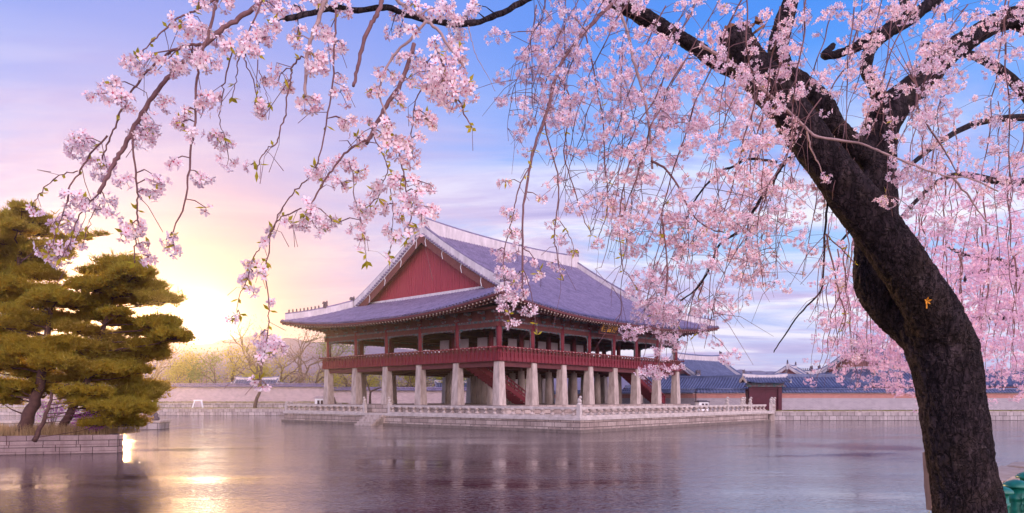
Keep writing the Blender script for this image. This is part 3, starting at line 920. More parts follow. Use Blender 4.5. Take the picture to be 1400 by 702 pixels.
mb = MB(); mb.box((33.6, 92.2, .3), (.7, .7, 1.4)); mb.build('pier', M['granite'], br)
e0, e1 = Vector((33.0, 90.6, 0)), Vector((34.75, 94.2, 0))
balustrade('short stone balustrade with two seated animal posts on the bridge by the gate', e0, e1, PT, (0.0, 3.6), anim=(0.0, 3.6))
balustrade('stone balustrade with animal posts on the far side of the bridge', Vector((29.0, 89.8, 0)), Vector((31.0, 94.4, 0)), PT, (.3, 3.0), anim=(.3, 3.0))

# small white lamp housings on the terrace
def lamp_box(label, loc, rz, k=1.0, roofm='door_panel', w=1.0):
    r = empty('lamp_box', label, 'lamp box', loc, rz)
    mb = MB(); mb.box((0, 0, .45*k), (1.05*w, .6*w, .9*k)); mb.build('body', M['white_paint'], r)
    mb = MB(); mb.box((0, 0, .95*k), (1.25*w, .75*w, .1*k)); mb.box((0, 0, 1.04*k), (1.0*w, .55*w, .09*k), taper=.8); mb.build('lid', M[roofm], r)
    for x in (-.1*w, .3*w):
        mb = MB(); mb.box((x, -.305*w, .5*k), (.28*w, .02, .55*k)); mb.build('dark_window', M['board_black'], r)
    return r
lb = UV(U0+3.2, V1-3.0, PT+.02); lamp_box('small white box with two dark openings behind the left balustrade', lb, R(5), 1.75, 'door_panel', 1.05)
lb = UV(U1-4.2, -4.6, PT+.02); lamp_box('low white box with a dark lid behind the right end of the balustrade', lb, R(20), 1.25, 'iron', 1.3)
# ------------------------------------------------------------------ walls with tiled caps
def tiled_wall(name, label, a, b, z0, z1, bm_, band, th=.5, hump=None):
    a = Vector((a[0], a[1], 0)); b = Vector((b[0], b[1], 0)); L = (b-a).length
    r = empty(name, label, 'wall', a, math.atan2(b.y-a.y, b.x-a.x))
    mb = MB(); mb.box2((0, 0, z0), (L, th, z1)); mb.build('brick_face', bm_, r)
    if band: mb = MB(); mb.box2((-.01, -.03, z1+.003), (L+.01, th+.03, z1+band)); mb.build('orange_band', M['orange_brick'], r)
    zt = z1+(band or 0)
    mb = MB(); mb.box2((0, -.06, zt+.003), (L, th+.06, zt+.09)); mb.build('cornice', M['plaster'], r)
    cap = MB()
    cap.add([(0, -.42, zt+.12), (L, -.42, zt+.12), (L, th/2, zt+.55), (0, th/2, zt+.55), (L, th+.42, zt+.12), (0, th+.42, zt+.12)], [(0, 1, 2, 3), (3, 2, 4, 5), (0, 5, 4, 1), (0, 3, 5), (1, 4, 2)])
    k = .2
    while k < L:
        for sgn in (0, 1):
            y0, y1 = (-.45, th/2) if sgn == 0 else (th+.45, th/2)
            cap.tube([(k, y0, zt+.13), (k, y1, zt+.57)], .09, 6)
        k += .42
    cap.tube([(0, th/2, zt+.62), (L, th/2, zt+.62)], .15, 6)
    cap.build('tile_cap', M['tile_blue'] if band else M['tile_grey'], r, uv=False)
    return r
WR = 97.0
tiled_wall('palace_wall', 'long grey brick wall with orange band, right of the red gate', (P(1068, 0, WR).x, WR), (92, WR+1.5), BANK-.2, 2.95, M['grey_brick'], .62)
tiled_wall('palace_wall', 'grey brick wall with orange band between the pavilion and the red gate', (25.6, 98.6), (P(1019, 0, WR).x, WR), BANK-.2, 2.95, M['grey_brick'], .62)
tiled_wall('palace_wall', 'grey brick wall with orange band seen through the right stone pillars', (-1.0, 134), (25.3, 98.9), BANK-.2, 2.95, M['grey_brick'], .62)
tiled_wall('garden_wall', 'pale brick wall with dark tile cap on the far left bank', (-140, 126.5), (-33.5, 128.6), 2.0, 4.9, M['pale_brick'], None)
tiled_wall('garden_wall', 'pale brick wall with tile cap seen between the left stone pillars', (-33.5, 129.3), (-1.2, 138.5), 1.6, 4.3, M['pale_brick'], None)
# stone facing of the banks
def facing(label, a, b, z0, z1, m, th=.5, cope=.16):
    a = Vector((a[0], a[1], 0)); b = Vector((b[0], b[1], 0)); L = (b-a).length
    r = empty('embankment_wall', label, 'stone wall', a, math.atan2(b.y-a.y, b.x-a.x))
    mb = MB(); mb.box2((0, 0, z0), (L, th, z1-cope)); mb.build('stone_face', m, r)
    mb = MB(); q = 0; rnd = random.Random(int(L*10))
    while q < L:
        w = rnd.uniform(1.0, 1.9); e = min(L, q+w); mb.box2((q+.012, -.05-rnd.uniform(0, .04), z1-cope+.003), (e-.012, th+.2, z1+rnd.uniform(-.02, .02))); q = e
    mb.build('coping', M['granite'], r); return r
facing('stone embankment along the far right bank below the grey brick wall', (KX-1, RB-.55), (96, RB-.55), -.8, BANK+.12, M['bank_stone'])
facing('sunlit stone embankment along the far left bank at the water', (-130, LB-.55), (-4, LB-.55), -.8, BANK+.12, M['bank_stone'])
facing('upper stone terrace wall below the pale brick wall, far left', (-130, LB+2.6), (-30, LB+3.2), BANK-.1, 2.2, M['bank_stone'])
tag(sheet('upper_bank', [(-135, LB+2.9), (-30, LB+3.5), (-30, 131), (-135, 129)], 2.16, M['ground'], thick=1.2), 'upper grassy bank by the pale wall')

# ------------------------------------------------------------------ grass and ground cover (uncountable)
def blades(name, spots, material, label, h=(.15, .3), w=.02, rnd=None, lean=.5):
    """spots: list of (x, y, z); one mesh of bent blades"""
    rnd = rnd or random.Random(5); mb = MB()
    for x, y, z in spots:
        a = rnd.uniform(0, 6.28); l = rnd.uniform(*h); le = rnd.uniform(0, lean)*l
        dx_, dy_ = math.cos(a), math.sin(a); wx, wy = -dy_*w, dx_*w
        mb.add([(x-wx, y-wy, z), (x+wx, y+wy, z), (x+dx_*le*.4+wx*.6, y+dy_*le*.4+wy*.6, z+l*.6), (x+dx_*le*.4-wx*.6, y+dy_*le*.4-wy*.6, z+l*.6), (x+dx_*le, y+dy_*le, z+l)], [(0, 1, 2, 3), (3, 2, 4)])
    return tag(mb.build(name, material, uv=False), label, None, None, 'stuff')
rnd = random.Random(11)
blades('grass', [(rnd.uniform(KX, 92), rnd.uniform(RB+.2, WR-.1), BANK+.02) for _ in range(9000)]+[(rnd.uniform(-95, -10), rnd.uniform(LB+.2, LB+2.4), BANK+.02) for _ in range(7000)]+[(rnd.uniform(-95, -31), rnd.uniform(LB+3.3, LB+4.6), 2.17) for _ in range(6000)],
       M['lawn'], 'thin yellow green grass on the far banks', (.1, .28), .05)
spots = []
while len(spots) < 26000:
    u = rnd.uniform(-2, 14); v = -rnd.uniform(.25, 4.2)
    x = 5.9+u*.71-v*.70*1.0; y = 10.3+u*.71+v*.70
    if noise.noise(Vector((x*.9, y*.9, 2))) > -.05-.12*math.sin(v*2): spots.append((x, y, 1.2))
blades('grass', spots, M['lawn'], 'patchy grass on the near bank beside the bollards', (.03, .09), .006)

# ------------------------------------------------------------------ near bank: edging stones, bollards, post
def kerb_stone(c, L, w, h, rz, label):
    bm = bmesh.new(); bmesh.ops.create_cube(bm, size=1)
    bmesh.ops.scale(bm, vec=(L, w, h), verts=bm.verts)
    bmesh.ops.bevel(bm, geom=list(bm.edges), offset=.05, segments=2, affect='EDGES')
    bmesh.ops.subdivide_edges(bm, edges=list(bm.edges), cuts=1)
    for v in bm.verts: v.co += Vector((noise.noise(v.co*2.1+Vector(c)), noise.noise(v.co*2.1+Vector(c)+Vector((9, 0, 0))), noise.noise(v.co*2.1+Vector(c)+Vector((0, 7, 0)))))*.05
    me = bpy.data.meshes.new('edging_stone'); bm.to_mesh(me); bm.free(); me.materials.append(M['kerb'])
    o = bpy.data.objects.new('edging_stone', me); COL.objects.link(o); o.location = c; o.rotation_euler = (0, 0, rz)
    return tag(o, label, 'edging stone', 'flat stones edging the near bank')
es = [(2.75, .8, 'flat pale stone at the water edge hidden behind the dark trunk'),
      (3.5, 1.7, 'flat pale stone at the water edge just right of the dark trunk'), (5.3, 1.6, 'second flat stone right of the dark trunk along the water'), (7.1, 1.8, 'third flat stone right of the dark trunk along the water'), (9.0, 1.7, 'farthest flat edging stone, by the right picture edge')]
for t, L, lab in es:
    kerb_stone((5.9+.71*t-.1, 10.35+.71*t, 1.16), L, .75, .22, R(45), lab)
tag(sheet('bank_path', [(6.9, 9.4), (15, 17.5), (15.7, 16.6), (9.5, 10.2), (7.3, 8.4)], 1.204, M['sand']), 'bare sandy strip behind the edging stones')

def bollard(px, pytop, D, label, H=.88):
    c = P(px, pytop, D); r = empty('bollard', label, 'bollard', (c.x, c.y, c.z-H), 0, 'green bollards with chains')
    mb = MB(); mb.lathe((0, 0, -.05), [(.078, 0), (.073, .5), (.070, H-.14), (.070, H-.125), (.079, H-.12), (.079, H-.095), (.07, H-.09), (.068, H-.01)], 24)
    mb.build('body', M['green_paint'], r, uv=False)
    mb = MB(); mb.lathe((0, 0, H-.055), [(.06, -.012), (.101, -.01), (.105, .0), (.098, .016), (.075, .035), (.04, .049), (.012, .055)], 24)
    mb.build('cap', M['green_paint'], r, uv=False)
    return r, c
def chain(parent_c, a, b, label, sag):
    mb = MB(); n = max(6, int((Vector(b)-Vector(a)).length*1.15/.045)); pts = []
    for i in range(n+1):
        t = i/n; p = Vector(a).lerp(Vector(b), t); p.z -= sag*4*t*(1-t); pts.append(p)
    for i in range(n):
        p = (pts[i]+pts[i+1])/2; t = (pts[i+1]-pts[i]).normalized(); u = t.orthogonal().normalized()
        w = t.cross(u)
        if i % 2: u, w = w, u
        ring = [p+t*math.cos(q*2*math.pi/10)*.032+u*math.sin(q*2*math.pi/10)*.019 for q in range(11)]
        mb.tube(ring, .0055, 5, cap=False)
    return mb
bol = [(1390, 656, 6.1, 'green bollard with rounded cap at the lower right corner, nearest of three'),
       (1366, 664, 5.95, 'green bollard half hidden behind the dark trunk'),
       (1406, 645, 6.9, 'green bollard cut off by the right picture edge')]
bs = [bollard(*b) for b in bol]
c0 = bs[0][1]
# the chain hangs down the front of the nearest bollard from a hook
mb = MB()
for i in range(14):
    z = c0.z-.135-i*.047; p = Vector((c0.x-.004, c0.y-.088, z)); u = Vector((1, 0, 0)) if i % 2 == 0 else Vector((0, -1, 0))
    if u.y: p.y -= .0
    ring = [p+Vector((0, 0, 1))*math.cos(q*2*math.pi/12)*.03+u*math.sin(q*2*math.pi/12)*.02 for q in range(13)]
    mb.tube(ring, .0055, 5, cap=False)
ch = mb.build('chain', M['green_paint'], bs[0][0], uv=False); ch.location = -Vector(bs[0][0].location)
# weathered post behind the trunk
pp_ = P(1276, 690, 10.6); pr = empty('wooden_post', 'weathered pale brown plank post behind the left side of the dark trunk', 'post', (pp_.x, pp_.y, 1.15), R(20))
bm = bmesh.new(); bmesh.ops.create_cube(bm, size=1); bmesh.ops.scale(bm, vec=(.17, .09, .86), verts=bm.verts); bmesh.ops.translate(bm, vec=(0, 0, .43), verts=bm.verts)
bmesh.ops.subdivide_edges(bm, edges=list(bm.edges), cuts=4, use_grid_fill=True)
for v in bm.verts: v.co.x += -.10*v.co.z+.012*noise.noise(v.co*9); v.co.y += .012*noise.noise(v.co*7+Vector((3, 0, 0))); v.co.x *= 1-.25*max(0, v.co.z-.7)
me = bpy.data.meshes.new('plank'); bm.to_mesh(me); bm.free(); me.materials.append(M['post_wood'])
o = bpy.data.objects.new('plank', me); COL.objects.link(o); o.parent = pr

# ------------------------------------------------------------------ the islet on the left
IZ = .93
isl = [(-60, 26.2), (-20.6, 37.2), (-28.5, 47), (-64, 50)]
tag(sheet('islet_ground', isl, IZ-.04, M['soil'], thick=1.6), 'dry earth of the small pine islet')
def islet_wall(label, a, b, z0, z1):
    a = Vector((a[0], a[1], 0)); b = Vector((b[0], b[1], 0)); L = (b-a).length
    r = empty('islet_wall', label, 'stone wall', a, math.atan2(b.y-a.y, b.x-a.x)); rnd = random.Random(8)
    rows = [(z0, .12, .05), (.123, .47, .0), (.473, .95, -.03)]
    for k, (za, zb, out) in enumerate(rows):
        mb = MB(); q = 0
        while q < L-.02:
            w = rnd.uniform(1.1, 2.3); e = min(L, q+w); 
            if L-e < .6: e = L
            j = rnd.uniform(-.025, .025)
            mb.box2((q+.014, -.16-out+j, za+.008), (e-.014, .3, zb-.008)); q = e
        mb.build('stone_course', M['islet_stone'], r)
    mb = MB(); mb.box2((.05, -.08, z0), (L-.05, .25, .9)); mb.build('backing', M['dark_wood'], r)
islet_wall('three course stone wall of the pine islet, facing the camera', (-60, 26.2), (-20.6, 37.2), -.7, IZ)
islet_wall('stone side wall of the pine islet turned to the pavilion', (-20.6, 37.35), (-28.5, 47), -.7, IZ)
sp = []
rnd = random.Random(4)
while len(sp) < 14000:
    t = rnd.random(); x = -44+23*t; y = 30.7+6.2*t+rnd.uniform(.35, 4.5)
    if x < -21.4 and noise.noise(Vector((x*.7, y*.7, 0))) > -.25: sp.append((x, y, IZ-.05))
blades('dry_grass', sp, M['dry_grass'], 'dry straw coloured grass on the pine islet', (.25, .75), .013, lean=.8)
# a low stone jetty and its lantern post beyond the islet
j0 = P(0, 0, 62); j1 = P(224, 0, 66)
jr = empty('stone_jetty', 'low sunlit stone jetty ending right of the pines', 'jetty', (-52, 63.5, 0), math.atan2(2, 19.5))
mb = MB(); mb.box2((0, 0, -.6), (19.6, 2.5, .62)); mb.build('stone_face', M['bank_stone'], jr)
mb = MB(); mb.box2((-.1, -.1, .623), (19.75, 2.6, .82)); mb.build('coping', M['granite'], jr)
mb = MB(); mb.lathe((19.1, .5, .82), [(.3, 0), (.34, .2), (.2, .42), (.26, .55), (.12, .75)], 10); mb.build('end_stone', M['figure'], jr)
# framed notice on the far bank
nt = P(270, 566, 123.5)
nr = empty('notice_stand', 'small white framed notice stand on the far left bank', 'notice stand', (nt.x, nt.y, BANK+.02), 0)
mb = MB()
for x0, x1 in ((-.95, -.55), (.95, .55)): mb.bar((x0, 0, 0), (x1, .25, 1.5), .2, .2)
mb.bar((-.75, .22, 1.45), (.75, .22, 1.45), .2, .22); mb.build('frame', M['white_paint'], nr)
mb = MB(); mb.box((0, .18, .72), (1.0, .05, 1.0)); mb.build('board', M['door_panel'], nr)

# ------------------------------------------------------------------ gate and palace roofs on the right
def small_roof_building(name, label, cat, loc, rz, A, B, wall_h, E, a, b, G, Gr, rowsp=.42, ridge=.55, fig=0, gm='orange_brick', kend=.85, lift=.55, wallm='gate_wood', fin=.5, rth=.34, hipr=.45):
    r = empty(name, label, cat, loc, rz)
    mb = MB(); mb.box2((-A+1.2, -B+1.2, 0), (A-1.2, B-1.2, E+.3)); mb.build('wall', M[wallm], r)
    rf = Roof(A, B, E, a, b, G=G, Gr=Gr, kend=kend, lift=lift, ext=.2, LL=min(A, B)*.9, pw=2.2)
    rf.build(r, M['tile_blue'], rowsp, .12, 8, ridge, rth, .25, M[gm], fig, soffit=(1.15, .3) if G else None, finial=fin, hipr=hipr)
    return r
# red gate
gx = P(1045, 0, WR)
gate = empty('gate', 'dark red palace gate with blue tiled roof in the wall', 'gate', (gx.x, WR-.25, BANK), R(-2))
gw = 1.95
mb = MB()
for x in (-gw, gw): mb.box2((x-.24, -.25, 0), (x+.24, .25, 3.35))
mb.box2((-gw+.24, -.16, 3.0), (gw-.24, .16, 3.35)); mb.build('frame', M['gate_wood'], gate)
for s_ in (-1, 1):
    mb = MB(); mb.box2((min(0, s_*(gw-.25))+.01, .02, .12), (max(0, s_*(gw-.25))-.01, .12, 3.0))
    for z in (.5, 1.2, 1.9, 2.6): mb.box2((min(0, s_*(gw-.3))+.06, -.02, z), (max(0, s_*(gw-.3))-.06, .02, z+.1))
    mb.build('door_leaf', M['gate_wood'], gate)
mb = MB(); mb.box2((-gw-.7, -.55, 3.353), (gw+.7, .55, 3.55)); mb.box2((-gw-.5, -.3, 3.553), (gw+.5, .3, 3.85)); mb.build('painted_lintel', M['dancheong'], gate)
mb = MB(); mb.box2((-gw-.2, -.5, -.1), (gw+.2, .45, .12)); mb.build('sill', M['granite'], gate)
grf = Roof(3.0, 1.55, 3.85, .45, .05, None, None, lift=.28, ext=.1, LL=2.2)
grf.build(gate, M['tile_blue'], .36, .11, 8, .4, .3, .18, M['gate_wood'], 0, finial=.55)
# long service roof along the wall, both sides of the gate
def long_roof(label, a, b, z_e, z_r, B=3.3):
    a = Vector((*a, 0)); b = Vector((*b, 0)); A = (b-a).length/2; ang = math.atan2(b.y-a.y, b.x-a.x)
    cc = (a+b)/2+Vector((-math.sin(ang), math.cos(ang), 0))*B
    r = empty('corridor_building', label, 'building', cc, ang, 'long tiled corridor buildings behind the wall')
    mb = MB(); mb.box2((-A+.8, -B+.9, BANK-.1), (A-.8, B-.9, z_e+.1)); mb.build('wall', M['orange_brick'], r)
    run = B; aa = (z_r-z_e)/run*.85; bb_ = (z_r-z_e-aa*run)/run**2
    rf = Roof(A, B, z_e, aa, bb_, G=B*.93, Gr=B*.8, kend=1.0, lift=.35, ext=.1, LL=3)
    rf.build(r, M['tile_blue'], .42, .13, 6, .3, .3, .1, M['gate_wood'], 0, soffit=(.8, .25), finial=.3, hipr=.3, plain=True)
long_roof('long blue tiled corridor roof left of the red gate', (17.5, 111), (35.2, 99.2), 4.2, 6.0)
long_roof('long blue tiled corridor roof right of the red gate', (36.0, 99.4), (50.2, 99.4), 4.3, 6.05)
long_roof('blue tiled corridor roof behind the blossom right of the trunk', (50.8, 102), (80, 102), 4.6, 6.9, 4.2)
# hall with the tall curved roof right behind the pavilion
h1 = P(962, 0, 122)
small_roof_building('palace_hall', 'hall with tall concave blue roof beside the right end of the pavilion', 'building', (h1.x-.5, 124, 0), R(40), 9.2, 6.6, 4, 5.3, .42, .038, 3.6, 2.2, .42, .7, 0, lift=.9, fin=.9, rth=.5, hipr=.6)
h2 = P(1083, 0, 109)
small_roof_building('palace_hall', 'small hall with an orange gable just right of the red gate', 'building', (h2.x+.8, 111.2, 0), R(58), 4.6, 3.5, 4, 5.6, .42, .05, 1.9, 1.2, .4, .4, 0, lift=.4, fin=.55, rth=.3, hipr=.35)
h3 = P(1225, 0, 120)
small_roof_building('palace_hall', 'big hall with an orange gable half hidden by pink blossom', 'building', (h3.x+2, 127, 0), R(38), 13.5, 9.0, 5, 6.0, .42, .026, 4.6, 3.0, .45, .9, 6, lift=1.2, fin=1.0, rth=.5, hipr=.7)
h4 = P(292, 0, 140)
small_roof_building('garden_house', 'small grey roofed house behind the far left wall below the sun', 'house', (h4.x+8.2, 141, 1.2), R(4), 5.6, 2.6, 3, 4.1, .42, .05, 1.9, 1.3, .5, .35, 0, lift=.2, fin=.3, rth=.3, hipr=.3, wallm='plaster', gm='plaster')
h5 = P(640, 0, 150)
small_roof_building('garden_house', 'grey roofed house behind the wall seen between the near pillars', 'house', (h5.x, 156, 1.0), R(10), 9, 3.2, 3, 3.6, .42, .05, 1.9, 1.3, .5, .35, 0, lift=.2, fin=.3, rth=.3, hipr=.3, wallm='plaster', gm='plaster')

# ------------------------------------------------------------------ trees
def np_mesh(name, V, Fq, mats, mi=None, parent=None, smooth=False):
    """V (n,3), Fq (m,4) quads (or (m,3))"""
    me = bpy.data.meshes.new(name)
    k = Fq.shape[1]
    me.vertices.add(len(V)); me.vertices.foreach_set('co', np.ascontiguousarray(V, np.float32).ravel())
    me.loops.add(len(Fq)*k); me.loops.foreach_set('vertex_index', np.ascontiguousarray(Fq, np.int32).ravel())
    me.polygons.add(len(Fq)); me.polygons.foreach_set('loop_start', np.arange(0, len(Fq)*k, k, dtype=np.int32))
    for m in mats: me.materials.append(m)
    if mi is not None: me.polygons.foreach_set('material_index', np.ascontiguousarray(mi, np.int32))
    me.update(calc_edges=True); me.validate()
    o = bpy.data.objects.new(name, me); COL.objects.link(o); o.parent = parent
    return o
def leaf_quads(pts, size, rs, flat=0.0, aspect=.5):
    """random small leaf quads at pts"""
    n = len(pts); d1 = rs.normal(size=(n, 3)); d1[:, 2] *= (1-flat); d1 /= np.linalg.norm(d1, axis=1)[:, None]
    d2 = rs.normal(size=(n, 3)); d2 -= d1*(d1*d2).sum(1)[:, None]; d2 /= np.linalg.norm(d2, axis=1)[:, None]
    s = size*rs.uniform(.6, 1.3, n)[:, None]
    V = np.stack([pts-d1*s*.5, pts+d2*s*aspect*.5, pts+d1*s*.5, pts-d2*s*aspect*.5], 1).reshape(-1, 3)
    return V, np.arange(n*4).reshape(-1, 4)
def branching(mb, p, dirv, L, r, depth, rnd, tips, spread=.6, up=.25, split=(2, 3), shrink=.72, wob=.18):
    n = 4; pts = [p.copy()]; d_ = dirv.normalized()
    for i in range(n):
        d_ = (d_+Vector((rnd.gauss(0, wob), rnd.gauss(0, wob), rnd.gauss(0, wob)+up*.12))).normalized()
        pts.append(pts[-1]+d_*L/n)
    mb.tube(pts, [r*(1-.35*i/n) for i in range(n+1)], 5 if r > .04 else 3, cap=False)
    if depth == 0: tips.append((pts[-1], d_)); return
    for k in range(rnd.randint(*split)):
        q = pts[-1] if k < 2 else pts[rnd.randint(2, n-1)]
        ax = Vector((rnd.gauss(0, 1), rnd.gauss(0, 1), rnd.gauss(0, 1))).cross(d_).normalized()
        nd = (d_ + ax*rnd.uniform(.4, 1.0)*spread*1.4).normalized()
        branching(mb, q.copy(), nd, L*shrink*rnd.uniform(.8, 1.15), r*.6, depth-1, rnd, tips, spread, up, split, shrink, wob)
    tips.append((pts[-1], d_))
def deciduous(label, base, H, seed, leafm, density, name='spring_tree', cat='tree', group=None, leaf=.3, lean=(0, 0), depth=4, spreadr=1.0, bare=False, spread=.6, r0=None):
    rnd = random.Random(seed); rs = np.random.RandomState(seed)
    root = empty(name, label, cat, base, 0, group)
    mb = MB(); tips = []
    r0 = r0 or H*.022
    branching(mb, Vector((0, 0, -.1)), Vector((lean[0], lean[1], 1)), H*.34, r0, depth, rnd, tips, spread=spread, shrink=.70)
    mb.build('trunk', M['bark_far'], root, uv=False)
    pts = []
    for p, d_ in tips:
        n = int(density*rnd.uniform(.5, 1.5))
        if n: pts.append(np.array(p)+rs.normal(size=(n, 3))*np.array([.075, .075, .05])*H*spreadr)
    if pts:
        V, Fq = leaf_quads(np.concatenate(pts), leaf, rs)
        np_mesh('crown', V, Fq, [leafm], None, root)
    return root
def needle_tufts(pts, L, rs, blades_=7, w=.018, up=.6):
    n = len(pts); k = blades_
    d_ = rs.normal(size=(n, k, 3)); d_[:, :, 2] = np.abs(d_[:, :, 2])*.8+up*.4
    d_ /= np.linalg.norm(d_, axis=2)[:, :, None]
    sd_ = rs.normal(size=(n, k, 3)); sd_ -= d_*(sd_*d_).sum(2)[:, :, None]; sd_ /= np.linalg.norm(sd_, axis=2)[:, :, None]
    ln = L*rs.uniform(.7, 1.2, (n, k))[:, :, None]
    b0 = pts[:, None, :]+np.zeros_like(d_)
    V = np.stack([b0-sd_*w, b0+sd_*w, b0+d_*ln+sd_*w*.35, b0+d_*ln-sd_*w*.35], 2).reshape(-1, 3)
    return V, np.arange(len(V)).reshape(-1, 4)
def pine(label, trunk_px, D, r, pads, seed, extra=()):
    """trunk_px: list of (px, py, dD); pads: list of (px, py, dD, rpx)"""
    rnd = random.Random(seed); rs = np.random.RandomState(seed)
    base = P(trunk_px[0][0], trunk_px[0][1], D+trunk_px[0][2])
    root = empty('pine_tree', label, 'pine tree', base, 0, 'pines on the islet')
    mb = MB(); tp = [P(a, b, D+c)-base for a, b, c in trunk_px]
    fine = []
    for a, b in zip(tp, tp[1:]):
        for k in range(4): fine.append(a.lerp(b, k/4)+Vector((rnd.gauss(0, .035), rnd.gauss(0, .035), 0)))
    fine.append(tp[-1])
    mb.tube(fine, [r*(1-.75*i/len(fine)) for i in range(len(fine))], 8)
    mb.build('trunk', M['pine_bark'], root, uv=False)
    lb_ = MB(); P0 = []
    for px, py, dD, rp in pads:
        c = P(px, py, D+dD)-base; rad = rp/F*(D+dD)
        # limb from the trunk
        q = min(fine, key=lambda f: (f-c).length+abs(f.z-(c.z-.6))*1.2)
        m_ = q.lerp(c, .5)+Vector((rnd.gauss(0, .15), rnd.gauss(0, .15), rnd.uniform(-.25, .05)))
        c2 = c-Vector((0, 0, rad*.16))
        pth = [q, q.lerp(m_, .6), m_, m_.lerp(c2, .5)+Vector((0, 0, -.06)), c2]
        lr = min(.035+.02*rad, r*.16)
        lb_.tube(pth, [lr*1.3, lr*1.0, lr*.8, lr*.6, lr*.3], 5, cap=False)
        nsub = max(5, int(rad*rad*44))
        for k in range(nsub):                      # clumps of the pad
            a = rnd.uniform(0, 6.28); rr_ = rad*math.sqrt(rnd.random()); 
            cc = np.array(c)+np.array([math.cos(a)*rr_, math.sin(a)*rr_, rnd.gauss(0, .06)*rad+.16*rad*(1-(rr_/rad)**2)])
            e = Vector(cc); lb_.tube([Vector(c2), Vector(c2).lerp(e, .5)+Vector((0, 0, -.05)), e], [.018, .012, .008], 3, cap=False)
            cr = rad*rnd.uniform(.14, .27)
            nn = max(8, int(30*rnd.uniform(.6, 1.2)*min(1.4, max(.5, cr/.2))))
            off = rs.normal(size=(nn, 3))*np.array([cr*.9, cr*.9, cr*.6]); P0.append(cc+off)
    lb_.build('limb', M['pine_bark'], root, uv=False)
    PA = np.concatenate(P0); pick = rs.rand(len(PA)) < .22
    V, Fq = needle_tufts(PA[~pick], .19, rs, 6, .024); V2, F2 = needle_tufts(PA[pick]+rs.normal(size=(pick.sum(), 3))*.05, .36, rs, 7, .02, .9)
    Fq = np.concatenate([Fq, F2+len(V)]); V = np.concatenate([V, V2])
    np_mesh('foliage', V, Fq, [M['pine']], None, root)
    return root
def pads_from_rows(rows, seed, step=17, rp=(17, 28), dD=2.2):
    rnd = random.Random(seed); out = []
    for y, x0, x1 in rows:
        x = x0+rnd.uniform(4, 14)
        while x < x1-4:
            r_ = rnd.uniform(*rp); r_ = min(r_, max(9, (x1-x0)/2))
            xx = min(max(x, x0+r_*.75), x1-r_*.75) if x1-x0 > 2*r_ else (x0+x1)/2
            out.append((xx, y+rnd.uniform(-10, 10), rnd.uniform(-dD, dD), r_)); x += rnd.uniform(.75, 1.35)*step+r_*.45
    return out
rowsA = [(296, 14, 46), (308, 0, 62), (322, -20, 78), (338, -20, 92), (356, -30, 70), (374, -30, 72), (392, -30, 60), (408, -40, 40)]
padsA = pads_from_rows(rowsA, 2, 20)+[(92, 330, 0, 14), (118, 326, .5, 11), (138, 321, .5, 7), (70, 398, -.4, 16), (95, 412, .2, 12)]
pine('tall pine at the left picture edge with an airy flat top', [(-6, 590, 0), (-14, 540, 0), (4, 470, 0), (22, 400, .2), (28, 340, .3), (30, 300, .3)], 41, .26, padsA, 31)
rowsB = [(364, 150, 186), (374, 118, 200), (388, 108, 214), (403, 96, 238), (420, 84, 236), (437, 80, 238), (454, 90, 250), (470, 90, 246), (487, 92, 226), (505, 100, 218), (522, 112, 214), (540, 120, 212), (556, 128, 204), (570, 148, 200), (583, 140, 190)]
padsB = pads_from_rows(rowsB, 5, 22)+[(178, 356, 0, 12), (226, 440, .6, 14), (244, 462, .3, 12), (216, 410, 0, 15), (196, 562, -.3, 14)]
pine('broad golden pine nearest the sun, leaning out over the water', [(78, 600, -1), (98, 560, -1), (120, 520, -.8), (135, 470, -.4), (150, 420, 0), (165, 370, 0)], 40, .24, padsB, 47)
rowsC = [(418, -20, 96), (434, -30, 110), (452, -30, 112), (470, -30, 118), (488, -30, 104), (506, -30, 98), (524, -20, 92), (540, -10, 60)]
padsC = pads_from_rows(rowsC, 8, 23)
pine('dark pine with the thickest leaning trunk, front of the islet', [(32, 592, -1), (42, 560, -1), (54, 530, -.8), (62, 490, -.6), (66, 450, -.3), (70, 415, 0)], 38.5, .34, padsC, 53)
rowsD = [(528, 60, 130), (545, 88, 170), (560, 100, 172), (574, 120, 186)]
pine('low young pine with a thin crooked trunk at the islet corner', [(48, 603, -2), (55, 585, -2), (66, 560, -2), (72, 535, -1.6), (95, 525, -1)], 37.5, .13, pads_from_rows(rowsD, 9, 24, (14, 22), 1.2), 61)
# azalea
rs = np.random.RandomState(3)
def shrub(label, c, r, m, n, name='azalea_bush', cat='shrub', leaf=.07, stems=14, group=None):
    root = empty(name, label, cat, c, 0, group); mb = MB(); rnd = random.Random(int(c[0]*7)); pts = []
    for k in range(stems):
        a = rnd.uniform(0, 6.28); e = Vector((math.cos(a)*r*rnd.uniform(.3, 1), math.sin(a)*r*rnd.uniform(.3, 1), r*rnd.uniform(.8, 1.7)))
        pth = [Vector((0, 0, -.05)), e*.4+Vector((0, 0, .15*r)), e]; mb.tube(pth, [.02, .013, .006], 3, cap=False)
        for q in range(5): pts.append(np.array(pth[1].lerp(e, rnd.uniform(.3, 1)))+rs.normal(size=(n//(stems*5), 3))*r*.17)
    mb.build('stems', M['bark_far'], root, uv=False)
    V, Fq = leaf_quads(np.concatenate(pts), leaf, rs, aspect=.8); np_mesh('blossoms' if m is M['azalea'] else 'leaves', V, Fq, [m], None, root)
c = P(118, 592, 38.6); shrub('purple flowering azalea bush at the islet corner, right of the trunks', (c.x, c.y, IZ), .75, M['azalea'], 900)
c = P(132, 588, 37.6); shrub('small purple azalea shoot over the end of the islet wall', (c.x, c.y, IZ), .5, M['azalea'], 420)
c = P(70, 585, 41.5); shrub('pale violet azalea bush behind the pine trunks', (c.x, c.y, IZ), 1.1, M['azalea'], 700)
